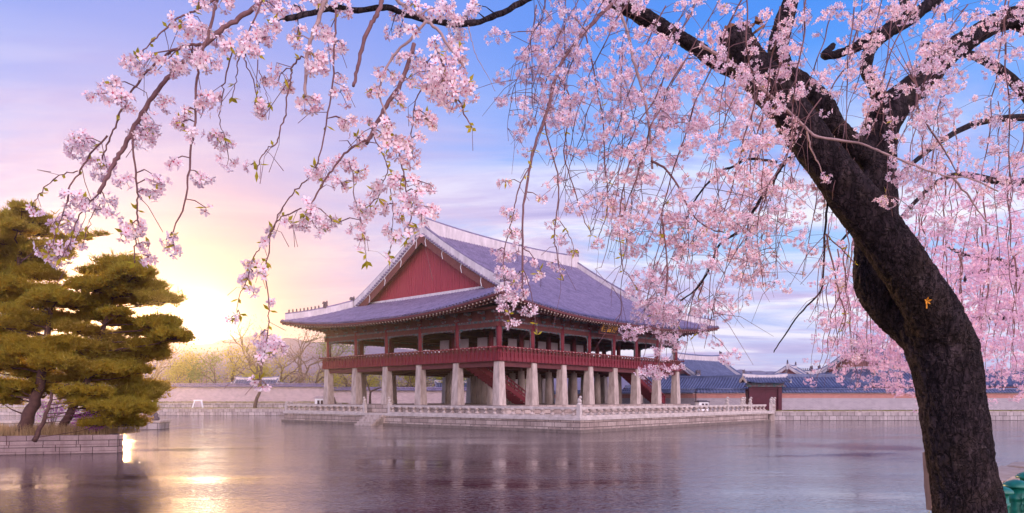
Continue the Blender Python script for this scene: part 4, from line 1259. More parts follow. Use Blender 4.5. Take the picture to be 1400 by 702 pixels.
# trees on the far bank and beyond the walls
def at(px, D, z): p = P(px, 0, D); return (p.x, p.y, z)
deciduous('bare leaning tree on the far bank below the sun, left of the terrace', at(348, 123.4, BANK), 11.5, 4, M['twig_haze'], 5, 'bare_tree', lean=(.12, 0), leaf=.22, spread=.8, depth=5, r0=.36)
deciduous('thin tree behind the first gap of the pavilion pillars', at(461, 124, BANK), 8.5, 12, M['spring_leaf'], 10, 'spring_tree', lean=(.02, 0), leaf=.25, depth=4)
deciduous('small forked bare tree behind the second stone pillar', at(478, 124, BANK), 5, 15, M['twig_haze'], 2, 'bare_tree', lean=(.4, 0), leaf=.2, depth=3)
deciduous('leaning trunk with yellow leaves behind the third stone pillar', at(505, 124, BANK), 10, 19, M['spring_leaf'], 8, 'spring_tree', lean=(.33, 0), leaf=.25, depth=4, r0=.28)
deciduous('bare shrubby tree beside the pines on the far bank', at(196, 123.6, BANK), 8, 22, M['twig_haze'], 4, 'bare_tree', lean=(.3, 0), leaf=.2, depth=4)
woods = [(236, 150, 9, 'spring_leaf', 'yellow green tree behind the far left wall, left of the sun reflection'), (262, 158, 10, 'spring_leaf', 'rounded yellow green tree behind the far left wall, straight below the sun'),
 (292, 152, 9, 'green_leaf', 'deeper green tree behind the far left wall, by the grey roofed house'), (318, 162, 12, 'spring_leaf', 'bright yellow tree just right of the sun behind the wall'),
 (338, 155, 10, 'spring_leaf', 'bushy yellow tree behind the bare leaning tree'), (362, 170, 15, 'twig_haze', 'tall bare brown tree right of the bare leaning tree'),
 (384, 160, 12, 'twig_haze', 'bare brown tree above the left end of the balustrade'), (404, 172, 15, 'twig_haze', 'spreading bare tree below the left roof tip'), (424, 158, 12, 'twig_haze', 'bare tree just left of the first stone pillar'),
 (372, 150, 8, 'spring_leaf', 'low yellow tree over the wall left of the terrace'), (448, 165, 13, 'green_leaf', 'green tree seen through the first upper bay of the pavilion'), (474, 170, 11, 'twig_haze', 'bare tree seen through the second bay of the pavilion'),
 (500, 160, 9.5, 'spring_leaf', 'yellow tree seen through the second lower bay'), (534, 166, 10, 'twig_haze', 'bare tree seen between the third and fourth pillars'), (556, 160, 9, 'spring_leaf', 'yellow tree seen between the third and fourth pillars'),
 (592, 158, 8, 'green_leaf', 'green bush tree seen between the fourth and fifth pillars'), (612, 158, 7, 'spring_leaf', 'yellow bush tree left of the fifth pillar'), (210, 165, 14, 'twig_haze', 'hazy brown tree right behind the golden pine'),
 (180, 160, 12, 'twig_haze', 'bare tree hidden behind the golden pine'), (120, 165, 13, 'green_leaf', 'green tree seen through the pine trunks'), (60, 160, 12, 'twig_haze', 'bare tree seen past the thickest pine trunk'), (20, 165, 13, 'green_leaf', 'green tree behind the left edge pine')]
for k, (px, D, H, m, lab) in enumerate(woods):
    H *= D/155*1.38
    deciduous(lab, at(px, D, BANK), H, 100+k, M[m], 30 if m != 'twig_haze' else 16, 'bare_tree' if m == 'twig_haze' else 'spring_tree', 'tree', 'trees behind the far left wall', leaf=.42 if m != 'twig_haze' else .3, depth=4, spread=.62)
deciduous('thin tree with sparse yellow leaves behind the tall concave roof', at(978, 150, BANK), 13, 71, M['spring_leaf'], 6, 'spring_tree', leaf=.3, spread=.7, depth=4)
deciduous('bare twiggy tree behind the roof just left of the red gate', at(1000, 140, BANK), 8.5, 72, M['twig_haze'], 8, 'bare_tree', leaf=.25, depth=4)
deciduous('small dark evergreen tree behind the roof left of the red gate', at(1012, 150, BANK), 7.6, 73, M['green_leaf'], 30, 'evergreen_tree', leaf=.3, depth=3)
# a far belt of wood that reads as one mass
rs = np.random.RandomState(9); pts = []
tr = MB()
for k in range(240):
    px = rs.uniform(-40, 720); D = rs.uniform(185, 330); H = rs.uniform(7.5, 11)*D/205*(1+.15*math.sin(px*.03)); b = P(px, 0, D)
    tr.mat = 0; tr.tube([(b.x, b.y, BANK), (b.x+rs.normal()*.4, b.y, BANK+H*.8)], [.2, .06], 4, cap=False)
    n = 150; q = rs.normal(size=(n, 3)); q /= np.linalg.norm(q, axis=1)[:, None]; q *= rs.uniform(.4, 1, n)[:, None]**.5
    pts.append(np.array([b.x, b.y, BANK+H*.62])+q*np.array([H*.34, H*.34, H*.42]))
V, Fq = leaf_quads(np.concatenate(pts), .75, rs)
rnd2 = rs.randint(0, 3, 240); mi = np.repeat(rnd2, 150)
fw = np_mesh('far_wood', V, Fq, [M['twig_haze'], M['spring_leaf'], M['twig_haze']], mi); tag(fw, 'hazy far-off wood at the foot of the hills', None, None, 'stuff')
tw = tr.build('trunks', M['bark_far'], fw, uv=False)
# ------------------------------------------------------------------ the weeping cherry in front
TD = 5.2                                    # depth of its trunk
CH = empty('cherry_tree', 'old weeping cherry with a thick dark leaning trunk and pale pink blossom', 'cherry tree', (P(1330, 0, TD).x, TD, 1.15))
CO = Vector(CH.location)
def rad(w, D): return w*.825/2/F*D
def trunk():
    mb = MB()
    def limb(pts, n=20, sub=4):
        """pts: (px, py, D, width px)"""
        q = [(P(a, b, c)-CO, rad(w, c)) for a, b, c, w in pts]
        # Catmull-Rom
        out = []; rr = []
        for i in range(len(q)-1):
            p0 = q[max(i-1, 0)]; p1 = q[i]; p2 = q[i+1]; p3 = q[min(i+2, len(q)-1)]
            for k in range(sub):
                t = k/sub
                out.append(.5*((2*p1[0])+(p2[0]-p0[0])*t+(2*p0[0]-5*p1[0]+4*p2[0]-p3[0])*t*t+(3*p1[0]-p0[0]-3*p2[0]+p3[0])*t**3))
                rr.append(p1[1]*(1-t)+p2[1]*t)
        out.append(q[-1][0]); rr.append(q[-1][1])
        mb.tube(out, rr, n)
    # trunk
    limb([(1344, 850, 5.2, 150), (1337, 790, 5.2, 125), (1328, 720, 5.2, 106), (1317, 650, 5.2, 99), (1307, 590, 5.2, 99), (1298, 530, 5.2, 98), (1288, 480, 5.2, 104), (1274, 445, 5.2, 100), (1258, 415, 5.22, 96)], 28)
    # rear limb that goes straight up, with its swelling
    limb([(1290, 470, 5.25, 96), (1256, 440, 5.3, 92), (1222, 412, 5.35, 84), (1200, 385, 5.38, 70), (1196, 345, 5.4, 62), (1198, 300, 5.4, 66), (1197, 250, 5.42, 66), (1199, 205, 5.45, 60), (1206, 170, 5.5, 56), (1226, 142, 5.6, 52), (1256, 116, 5.7, 46), (1292, 78, 5.8, 38), (1330, 50, 5.9, 34), (1368, 30, 6, 36), (1392, 26, 6, 38), (1420, 40, 6, 34), (1450, 50, 6, 30)], 22)
    # front limb, leaning up to the left, ending in a sawn stub
    limb([(1292, 460, 5.15, 84), (1276, 432, 5.05, 80), (1259, 400, 5.0, 78), (1236, 365, 4.95, 76), (1205, 322, 4.92, 74), (1172, 278, 4.9, 72), (1140, 235, 4.88, 68), (1108, 192, 4.86, 64), (1075, 148, 4.85, 62), (1040, 105, 4.85, 60), (1014, 70, 4.85, 58), (1004, 44, 4.85, 54)], 24)
    # limb from the rear one up to the left and out of the frame
    limb([(1196, 225, 5.4, 40), (1170, 200, 5.3, 38), (1140, 172, 5.2, 34), (1124, 140, 5.2, 32), (1100, 116, 5.2, 32), (1074, 98, 5.15, 32), (1064, 70, 5.1, 30), (1070, 36, 5.1, 28), (1080, 4, 5.1, 26), (1090, -40, 5.1, 24), (1096, -110, 5.1, 20)], 14)
    # small upper limbs
    limb([(1214, 160, 5.5, 26), (1196, 120, 5.55, 22), (1184, 90, 5.6, 20), (1196, 58, 5.7, 22), (1226, 36, 5.8, 22), (1256, 18, 5.9, 24), (1290, -10, 6, 18)], 10)
    limb([(1140, 62, 5.9, 12), (1128, 78, 5.8, 14), (1180, 60, 5.8, 18), (1232, 22, 5.85, 20), (1236, -20, 5.9, 16)], 8)
    # long limb from behind the stub up left, out of the frame
    limb([(1040, 110, 4.95, 30), (1000, 96, 5.0, 26), (966, 76, 5.0, 24), (934, 54, 4.9, 24), (900, 34, 4.8, 24), (862, 14, 4.7, 24), (824, -8, 4.6, 24), (770, -50, 4.3, 22), (700, -90, 4.0, 20), (600, -130, 3.6, 18)], 12)
    o = mb.build('trunk', M['bark'], CH, uv=False)
    md = o.modifiers.new('r', 'REMESH'); md.mode = 'VOXEL'; md.voxel_size = .0125; md.use_smooth_shade = True
    s2 = o.modifiers.new('s', 'SMOOTH'); s2.factor = .5; s2.iterations = 3
    bpy.context.view_layer.update()
    me = bpy.data.meshes.new_from_object(o.evaluated_get(bpy.context.evaluated_depsgraph_get()))
    o.modifiers.clear(); o.data = me
    n = len(me.vertices); co = np.empty(n*3, np.float32); nr = np.empty(n*3, np.float32)
    me.vertices.foreach_get('co', co); me.vertices.foreach_get('normal', nr); co = co.reshape(-1, 3); nr = nr.reshape(-1, 3)
    dsp = np.empty(n, np.float32)
    for i in range(n):
        v = Vector(co[i]); wv = v+Vector((noise.noise(v*5), noise.noise(v*5+Vector((7, 0, 0))), 0))*.03
        low = 1.0 if v.z < 2.4 else max(.35, 1-(v.z-2.4)*.9)
        a = abs(noise.noise(Vector((wv.x*26, wv.y*26, wv.z*6.5)))); b_ = abs(noise.noise(Vector((wv.x*48, wv.y*48, wv.z*15+3))))
        ridge = min(1, a/.22)*.7+min(1, b_/.25)*.3
        lump = noise.fractal(v*3.2, 1, 2, 3)
        dsp[i] = (ridge-.75)*.021*low+lump*.016+noise.noise(v*70)*.003
    co += nr*dsp[:, None]
    me.vertices.foreach_set('co', co.ravel()); me.update()
    for p in me.polygons: pass
    me.polygons.foreach_set('use_smooth', [True]*len(me.polygons))
    print('TRUNK', n)
    # torn wood on the sawn stub
    c = P(1010, 44, 4.82)-CO; rnd = random.Random(2); sb = MB()
    for k in range(16):
        a = c+Vector((rnd.uniform(-.13, .16), rnd.uniform(-.1, .1), rnd.uniform(-.03, .05))); sb.bar(a, a+Vector((rnd.uniform(-.05, .07), rnd.uniform(-.03, .03), rnd.uniform(.0, .06))), .04, .015)
    sb.build('stub_splinters', simple('torn_wood', (.13, .05, .025), (.26, .12, .06), 20, .8, .005), o)
    c = P(1267, 412, 4.82)-CO; yb = MB()
    for k in range(5):
        a = k*1.25+.3; e = Vector((math.cos(a)*.028, -.02, math.sin(a)*.028)); sd_ = Vector((-math.sin(a), 0, math.cos(a)))*.007
        yb.add([c, c+e*.5+sd_, c+e, c+e*.5-sd_], [(0, 1, 2, 3)])
    yb.bar(c+Vector((0, 0, -.05)), c, .006, .006)
    yb.build('orange_sprout', leafy('sprout', (.6, .22, .02), (.7, .3, .03), .2), o, uv=False)
trunk()

# ---- flowers
def flower_template(lod):
    V = []; Fq = []; mi = []
    for k in range(5):
        a = 2*math.pi*k/5
        if lod == 0: pv_ = [(.08, 0, .02), (.55, -.30, .20), (.98, -.17, .30), (.88, 0, .27), (.98, .17, .30), (.55, .30, .20), (.5, 0, .12)]; fs = [(0, 1, 6, 6), (1, 2, 3, 6), (6, 3, 4, 5), (0, 6, 5, 5)]
        else: pv_ = [(.06, 0, .02), (.62, -.34, .22), (1.0, 0, .3), (.62, .34, .22)]; fs = [(0, 1, 2, 3)]
        b = len(V)
        for x, y, z in pv_: V.append((x*math.cos(a)-y*math.sin(a), x*math.sin(a)+y*math.cos(a), z))
        for f in fs: Fq.append([b+i for i in f]); mi.append(0)
    if lod == 0:
        for z, r in ((.10, .2), (.0, .15)):
            b = len(V)
            for k in range(5):
                a = 2*math.pi*(k+.5)/5; V.append((r*math.cos(a), r*math.sin(a), z))
            V.append((0, 0, z-.05 if z == 0 else z+.05))
            for k in range(5): Fq.append([b+k, b+(k+1) % 5, b+5, b+5]); mi.append(1)
    else:
        b = len(V); V += [(.17, 0, .1), (0, .17, .1), (-.17, 0, .1), (0, -.17, .1)]; Fq.append([b, b+1, b+2, b+3]); mi.append(1)
    return np.array(V, np.float32), Fq, np.array(mi)
FT = {0: flower_template(0), 1: flower_template(1)}
def tri_np(name, V, faces, mats, mi, parent):
    """faces as mixed tri (repeated last index) and quad lists -> one mesh"""
    me = bpy.data.meshes.new(name)
    Fq = np.array(faces, np.int32); tri = Fq[:, 2] == Fq[:, 3]
    tot = np.where(tri, 3, 4); st = np.concatenate([[0], np.cumsum(tot)[:-1]])
    idx = Fq.ravel(); keep = np.ones(len(idx), bool); keep.reshape(-1, 4)[tri, 3] = False; idx = idx[keep]
    me.vertices.add(len(V)); me.vertices.foreach_set('co', np.ascontiguousarray(V, np.float32).ravel())
    me.loops.add(len(idx)); me.loops.foreach_set('vertex_index', idx.astype(np.int32))
    me.polygons.add(len(Fq)); me.polygons.foreach_set('loop_start', st.astype(np.int32))
    for m in mats: me.materials.append(m)
    me.polygons.foreach_set('material_index', mi.astype(np.int32))
    me.update(calc_edges=True)
    o = bpy.data.objects.new(name, me); COL.objects.link(o); o.parent = parent
    return o
def flowers(name, pos, nrm, size, mats, parent, rs, lod=0):
    pos = np.asarray(pos); nrm = np.asarray(nrm); n = len(pos)
    if n == 0: return
    T, Fq, mi = FT[lod]
    nrm = nrm/np.linalg.norm(nrm, axis=1)[:, None]
    t = rs.normal(size=(n, 3)); t -= nrm*(t*nrm).sum(1)[:, None]; t /= np.linalg.norm(t, axis=1)[:, None]; b = np.cross(nrm, t)
    s = size*rs.uniform(.82, 1.12, n); open_ = rs.uniform(.5, 1.9, n)
    V = pos[:, None, :]+s[:, None, None]*(T[None, :, 0, None]*t[:, None, :]+T[None, :, 1, None]*b[:, None, :]+(T[None, :, 2, None]*open_[:, None, None])*nrm[:, None, :])
    V += rs.normal(size=V.shape)*s[:, None, None]*.035
    m = len(T); F_ = np.tile(np.array(Fq), (n, 1))+np.repeat(np.arange(n)*m, len(Fq))[:, None]
    return tri_np(name, V.reshape(-1, 3), F_, mats, np.tile(mi, n), parent)

class Branch:
    """one hanging branch: wood, blossoms, young leaves"""
    def __init__(s, seed): s.wood = MB(); s.fp = []; s.fn = []; s.leaf = MB(); s.ped = MB(); s.rs = np.random.RandomState(seed); s.rnd = random.Random(seed)
    def cluster(s, c, r, fs, hang=.5, dens=1.0, ped=True):
        """c: centre, r: radius, fs: flower radius"""
        n = max(2, int(dens*2.6*(r/fs)**1.75))
        top = c+Vector((0, 0, r*.35))
        for k in range(n):
            q = s.rs.normal(size=3); q /= np.linalg.norm(q)
            if q[2] > .75: q[2] *= .3
            rr = r*s.rs.uniform(.55, 1.0)
            p = np.array(c)+q*rr*np.array([1, 1, .85]); nn = q+np.array([0, -.25, -hang*.4])+s.rs.normal(size=3)*.35
            s.fp.append(p); s.fn.append(nn)
            if ped and k % 2 == 0: 
                e = Vector(p)-Vector(nn).normalized()*fs*.15
                mid = top.lerp(e, .5)+Vector((0, 0, r*.12)); w = Vector((.0011, 0, 0)); s.ped.add([top-w, top+w, mid+w, mid-w], [(0, 1, 2, 3)]); s.ped.add([mid-w, mid+w, e+w, e-w], [(0, 1, 2, 3)])
    def leaves(s, p, n=3, L=.035):
        for k in range(n):
            d_ = Vector((s.rnd.gauss(0, .7), s.rnd.gauss(0, .7), s.rnd.gauss(-.1, .6))).normalized(); w = d_.orthogonal().normalized()*L*.2
            a = p; l = L*s.rnd.uniform(.6, 1.2)
            s.leaf.add([a, a+d_*l*.5+w, a+d_*l, a+d_*l*.5-w], [(0, 1, 2, 3)])
    def build(s, parent, mats, size, twig, lod=0, name='hanging_branch', bl='blossoms'):
        s.wood.smooth = False
        if s.ped.v: s.wood.add(s.ped.v, s.ped.f)
        o = s.wood.build(name, twig, parent, uv=False)
        f = flowers(bl, s.fp, s.fn, size, mats, o, s.rs, lod)
        if s.leaf.v: s.leaf.build('young_leaves', M['young_leaf'], o, uv=False)
        return o
def spline(pts, sub=5):
    out = []
    for i in range(len(pts)-1):
        p0 = pts[max(i-1, 0)]; p1 = pts[i]; p2 = pts[i+1]; p3 = pts[min(i+2, len(pts)-1)]
        for k in range(sub):
            t = k/sub; out.append(.5*((2*p1)+(p2-p0)*t+(2*p0-5*p1+4*p2-p3)*t*t+(3*p1-p0-3*p2+p3)*t**3))
    out.append(pts[-1]); return out

# ---- traced branches: (depth start, depth end, width px start, end, material, [px, py ...])
S = []
def br_(d0, d1, w0, w1, pts, m='twig'): S.append((d0, d1, w0, w1, [(pts[i], pts[i+1]) for i in range(0, len(pts), 2)], m))
# left canopy
br_(3.6, 2.5, 12, 11, [800, -50, 760, -20, 720, 0, 680, 20, 640, 33, 595, 30, 555, 20, 530, 10, 490, 14, 450, 13, 420, 20, 392, 26], 'bark')
br_(2.7, 2.5, 10, 8, [395, -30, 365, -10, 350, 10, 326, 26, 306, 38, 280, 62, 254, 81, 236, 98, 217, 123, 197, 151, 182, 177, 171, 200, 158, 220, 147, 243, 135, 265])
br_(2.4, 2.4, 7, 2.5, [302, -20, 298, 0, 294, 9, 286, 43, 274, 80, 268, 114, 267, 160, 262, 198, 258, 242, 252, 280, 236, 317, 231, 326])
br_(2.45, 2.6, 6, 3, [274, 60, 256, 63, 236, 70, 226, 76, 205, 94, 188, 114, 177, 131, 164, 155, 157, 174, 147, 198, 138, 222])
br_(2.5, 2.6, 4, 2.5, [181, 186, 185, 237, 188, 268, 187, 291, 190, 314, 184, 337, 184, 360])
br_(2.6, 2.6, 4, 2, [147, 186, 124, 211, 113, 228, 97, 254, 91, 280, 81, 305, 73, 331, 66, 348])
br_(2.6, 2.7, 2.5, 1.5, [106, 234, 87, 238, 64, 254, 53, 268, 43, 285])
br_(2.6, 2.6, 3.5, 2, [139, 262, 120, 280, 104, 305, 96, 330, 84, 352])
br_(2.6, 2.6, 2, 1.2, [130, 285, 122, 306, 116, 325])
br_(2.5, 2.5, 5, 2, [300, -6, 279, 9, 256, 20, 236, 30, 217, 48, 199, 66, 188, 78])
br_(2.5, 2.55, 3, 1.5, [318, 70, 308, 108, 304, 134, 301, 165, 307, 188])
br_(2.5, 2.5, 3, 1.5, [330, 70, 326, 86, 323, 111, 317, 134])
br_(2.5, 2.5, 4, 2, [362, -10, 354, 11, 340, 46, 334, 80, 346, 110, 352, 135])
br_(2.5, 2.5, 2.5, 1.2, [353, 60, 352, 100, 351, 131])
br_(2.5, 2.5, 2, 1.2, [354, 96, 362, 120, 368, 141])
br_(2.3, 2.3, 10, 6, [446, -25, 444, 0, 437, 20, 428, 46, 420, 75, 418, 106, 417, 132], 'pale_twig')
br_(2.35, 2.4, 4, 2, [424, 74, 410, 80, 400, 92, 397, 110, 395, 123, 390, 157, 382, 182, 375, 200, 368, 201, 357, 217, 351, 233])
br_(2.6, 2.5, 4.5, 2.5, [459, 14, 458, 45, 457, 71, 454, 123, 445, 171, 438, 210, 431, 230])
br_(2.6, 2.5, 10, 6, [522, 0, 517, 17, 508, 31, 494, 68, 488, 97, 483, 118])
br_(2.5, 2.4, 8, 5, [536, -14, 543, 0, 560, 14, 580, 27, 600, 44, 616, 66, 634, 92], 'pale_twig')
br_(2.4, 2.4, 6, 3, [583, 29, 565, 51, 540, 74, 528, 94, 520, 117, 518, 131, 528, 155, 537, 177], 'pale_twig')
br_(2.7, 2.6, 9, 8, [566, 60, 556, 92, 545, 120, 528, 145, 511, 177, 501, 197])
br_(2.6, 2.5, 5, 3, [505, 192, 485, 200, 468, 214, 456, 231, 443, 248, 427, 277, 418, 295])
br_(2.55, 2.6, 3, 1.5, [430, 238, 414, 252, 399, 267, 384, 289, 368, 321, 355, 339, 346, 355, 339, 380, 328, 404, 322, 432])
br_(2.55, 2.6, 3, 2, [412, 285, 396, 293, 382, 300, 371, 317, 368, 339, 363, 371, 367, 410, 366, 446, 363, 479, 358, 500, 355, 520])
br_(2.5, 2.5, 3.5, 1.8, [592, 110, 577, 123, 568, 137, 563, 177, 561, 200])
br_(2.5, 2.5, 3, 1.8, [505, 165, 514, 194, 526, 218, 530, 234, 523, 252, 517, 271])
br_(2.4, 2.4, 4, 2, [540, 190, 546, 215, 552, 240, 556, 262, 561, 290, 560, 312, 556, 330])
br_(2.55, 2.55, 2.5, 1.2, [476, 222, 481, 234, 485, 271, 494, 302, 499, 330, 501, 357])
br_(2.35, 2.35, 5, 2.5, [596, 60, 606, 90, 618, 115, 627, 135, 634, 152, 645, 175])
br_(3.0, 3.0, 2, 1, [640, 35, 646, 60, 651, 77, 665, 100, 677, 125], 'pale_twig')
br_(2.55, 2.55, 2, 1.2, [531, 240, 535, 265, 537, 300, 535, 325, 532, 350])
# middle arc and its long end in front of the roof
br_(4.3, 3.2, 8, 3.5, [848, -8, 831, 11, 808, 34, 785, 61, 768, 85, 757, 117, 748, 154, 731, 199, 722, 245, 715, 290, 715, 338, 714, 387, 716, 405])
br_(3.5, 3.1, 3, 2, [733, 195, 725, 225, 712, 250, 704, 280, 700, 300, 690, 340, 688, 370, 692, 405, 697, 440])
br_(3.3, 3.1, 2.5, 1.5, [716, 340, 728, 350, 738, 368, 741, 376])
br_(3.3, 3.1, 2.2, 1.3, [714, 365, 722, 385, 727, 405, 731, 430, 735, 458])
br_(4.0, 3.6, 4, 2, [757, 110, 748, 150, 746, 177, 760, 228, 764, 263, 760, 297, 758, 325, 761, 342, 764, 365, 770, 384])
br_(3.7, 3.6, 2, 1.3, [761, 296, 772, 312, 782, 330, 785, 345])
br_(4.2, 4.0, 3.5, 1.6, [764, 105, 780, 140, 771, 206, 780, 243, 797, 297, 810, 322])
br_(4.2, 4.1, 3.5, 1.6, [800, 45, 812, 100, 820, 140, 825, 166, 827, 231, 831, 257, 830, 290, 820, 320, 815, 335])
br_(4.4, 4.2, 7, 5, [839, -14, 841, 0, 857, 43, 868, 91, 878, 122, 886, 160, 890, 200, 892, 231], 'pale_twig')
br_(4.3, 4.1, 4, 2, [915, 172, 900, 183, 880, 205, 862, 220, 851, 265, 847, 302, 848, 337, 852, 370])
br_(4.2, 4.0, 5, 2.5, [890, 220, 911, 233, 928, 257, 945, 291, 968, 311, 990, 318])
br_(4.6, 4.5, 6, 3, [1062, 222, 1025, 218, 1002, 228, 982, 237, 954, 268, 938, 300], 'bark')
br_(5.0, 4.6, 9, 3, [1112, 196, 1092, 208, 1071, 225, 1057, 248, 1042, 268, 1031, 288, 1014, 314, 985, 334, 968, 371, 954, 394, 931, 411], 'bark')
br_(4.6, 4.5, 3, 1.5, [962, 385, 955, 410, 958, 435, 948, 460])
br_(5.0, 4.8, 6, 2.5, [1108, 204, 1118, 225, 1128, 245, 1132, 266, 1128, 313, 1126, 360, 1122, 398, 1098, 424, 1073, 458, 1058, 482], 'bark')
br_(4.9, 4.9, 4, 2, [1130, 320, 1140, 370, 1149, 407, 1156, 432, 1151, 453])
br_(4.9, 4.9, 3, 2, [1130, 322, 1150, 340, 1169, 360])
br_(4.6, 4.4, 7, 3, [960, 62, 985, 78, 1003, 88, 1040, 120, 1080, 154, 1105, 178, 1122, 188, 1173, 196, 1205, 208, 1238, 222, 1270, 234, 1300, 243, 1323, 243, 1365, 262], 'pale_twig')
br_(4.6, 4.6, 4, 2, [1104, 178, 1108, 200, 1118, 222, 1126, 240], 'pale_twig')
br_(4.5, 4.5, 4.5, 2, [1302, 242, 1325, 270, 1340, 292, 1353, 308], 'pale_twig')
br_(5.2, 5.0, 5, 2, [1255, 120, 1256, 152, 1284, 195, 1296, 215, 1310, 240])
br_(4.55, 4.5, 2, 1.2, [1214, 212, 1213, 250, 1211, 268])
br_(4.8, 4.7, 2.5, 1.5, [1216, 135, 1219, 165, 1222, 190])
br_(4.0, 4.0, 4, 2, [915, 418, 905, 300, 912, 360, 908, 420, 905, 460, 900, 500][2:])
CL = """248,37,17 268,45,12 184,88,17 211,83,14 236,88,15 262,74,13 278,80,12 276,90,10 131,132,11 151,118,13 165,138,17 226,141,11 206,165,10 197,183,15 110,193,13 253,155,9 248,170,9 262,183,8 272,4,10
111,200,17 100,205,12 135,228,17 144,231,13 168,248,13 93,270,12 115,277,14 144,280,18 152,294,10 93,305,16 73,308,9 61,342,11 96,339,15 78,356,12 50,287,9 201,177,14 198,190,14 235,223,10 212,243,8 218,254,12 204,265,11 181,311,16 170,322,10 204,337,11 204,354,10 227,331,8 239,345,9
277,43,13 297,51,20 263,71,14 286,83,15 244,94,10 314,66,12 340,54,17 340,71,14 354,43,12 283,4,12 305,3,10 362,3,18 382,6,13 380,17,9 402,11,12 374,37,12 368,54,10 408,43,10 402,54,9 425,77,14 439,88,13 425,94,13 385,105,14 365,111,9 388,117,11 417,142,15 431,140,10 284,137,13 277,148,12 298,137,9 348,145,13 357,154,8 246,171,9 253,152,8 297,191,15 308,197,9 442,46,11 457,65,12 468,63,8 468,10,11 468,107,6 465,131,14 474,168,9 422,4,10 440,4,8
313,222,11 275,245,11 282,286,5 343,228,8 431,233,12 373,316,8 359,330,7 393,305,7 343,361,8 335,385,9 359,369,5 236,324,7 238,339,8 418,283,10 412,305,8 434,302,8 453,302,7 437,320,5
466,6,11 471,14,8 449,54,12 535,43,9 548,40,9 563,40,8 540,20,9 565,9,11 583,17,9 602,14,14 611,11,12 622,31,14 625,48,12 637,26,12 648,9,10 642,17,10 594,60,9 551,83,12 568,83,14 583,91,17 600,100,17 588,111,17 611,111,17 600,125,17 617,128,17 625,103,15 622,142,12 640,117,11 645,128,9 625,83,11 608,83,12 630,70,11 615,62,10
516,97,10 534,103,10 557,111,9 510,125,9 523,125,6 474,168,11 506,168,9 488,191,11 544,142,10 543,131,8 568,157,9 583,160,9 591,170,7 528,171,8 525,185,11 540,191,14 554,197,10 577,191,6
528,170,7 523,186,9 543,206,15 560,217,11 531,203,10 565,207,9 570,163,9 588,167,9 443,234,14 428,241,9 466,223,9 478,226,10 491,237,10 466,254,12 426,288,9 421,308,8 441,310,8 461,307,7 518,251,10 511,263,8 543,248,12 537,257,10 494,283,13 505,285,10 497,294,10 486,313,12 494,331,9 530,283,10 548,294,8 562,246,9 577,253,9 587,255,9 571,265,9 558,274,13 568,280,11 562,285,11 591,287,10 577,297,11 535,317,10 540,325,8 558,325,9 571,314,7 558,310,8 534,348,5
346,374,9 342,396,8 364,377,5 367,416,6 316,437,6 328,431,5 357,461,12 366,470,13 376,467,10 381,476,10 366,482,10 357,490,6 349,522,7 355,526,7 364,528,6
692,251,10 696,292,12 699,318,10 712,318,7 710,338,9 681,345,10 691,353,11 683,371,9 694,374,10 707,381,14 702,391,10 689,397,10 694,413,13 689,423,8 714,402,9 720,423,9 727,423,7 699,445,7 706,440,4 727,361,7 735,377,8 756,305,9 770,327,8 784,343,7 756,361,6 765,369,8 740,273,6 779,286,7
857,451,10 863,460,9 873,453,9 893,448,8 897,505,11 890,507,8 900,514,8 913,508,7 923,500,6 901,480,9 908,460,10 920,460,8 931,453,5 915,434,14 905,428,14 925,428,12 891,434,11 880,417,13 868,394,10
1190,18,16 1215,14,14 1172,28,12 1226,190,9 1178,178,10 1120,252,10 1128,244,8 1112,256,8 1206,275,9 1218,278,8 1240,238,13 1256,234,13 1268,246,11 1232,248,10 1248,262,10 1222,242,9 1248,290,11 1280,305,13 1292,312,10 1330,305,9 1268,270,10 1222,222,8
1085,250,13 1010,120,15 1020,150,15 1035,165,14 1050,170,12 1000,140,14 1012,178,12 985,150,13 1058,152,10 1045,120,8 1080,190,12 1095,200,10 1066,182,10 1085,165,9 960,130,14 940,110,13 925,95,12 905,60,13 880,80,13 890,110,13 915,150,15 935,165,15 950,175,12 905,175,12 898,140,12"""
CL = [tuple(float(q) for q in c.split(',')) for c in CL.split()]
def hang_lookup():
    br = []
    for i, (d0, d1, w0, w1, pts, m) in enumerate(S):
        b = Branch(200+i); n = len(pts)
        P3 = [P(x, y, d0+(d1-d0)*k/(n-1))-CO for k, (x, y) in enumerate(pts)]
        sp_ = spline(P3, 5); nn = len(sp_)
        for k in range(1, nn-1): sp_[k] = sp_[k]+Vector((b.rnd.gauss(0, .0016), b.rnd.gauss(0, .003), b.rnd.gauss(0, .0016)))
        rr = [.66*(w0+(w1-w0)*k/(nn-1))/2/F*(d0+(d1-d0)*k/(nn-1))*b.rnd.uniform(.9, 1.15) for k in range(nn)]
        b.wood.tube(sp_, rr, 7 if w0 > 4 else 5)
        b.sp = sp_; b.rr = rr; b.m = m; br.append(b)
        if w0 < 7 and m == 'twig':
            for k in range(2, nn, 3):
                if b.rnd.random() < .42: b.leaves(sp_[k], b.rnd.randint(1, 3), .032*(d0/2.5)**.5)
            # bare side twigs
            for k in range(2, nn-2, 4):
                if b.rnd.random() < .5:
                    a = sp_[k]; e = a+Vector((b.rnd.gauss(0, .06), b.rnd.gauss(0, .06), -abs(b.rnd.gauss(.08, .05)))); mm = a.lerp(e, .4)+Vector((b.rnd.gauss(0, .015), 0, .015))
                    b.wood.tube([a, mm, e], [rr[k]*.5, rr[k]*.4, .0012], 4, cap=False)
            b.leaves(sp_[-1], 3, .034)
    return br
BR = hang_lookup()
def proj(v):
    v = v+CO; return 700+F*v.x/v.y, HOR-F*(v.z-EYE)/v.y
ALLP = [(proj(p)+(i, k)) for i, b in enumerate(BR) for k, p in enumerate(b.sp) if b.m != 'bark' or b.rr[k] < .03]
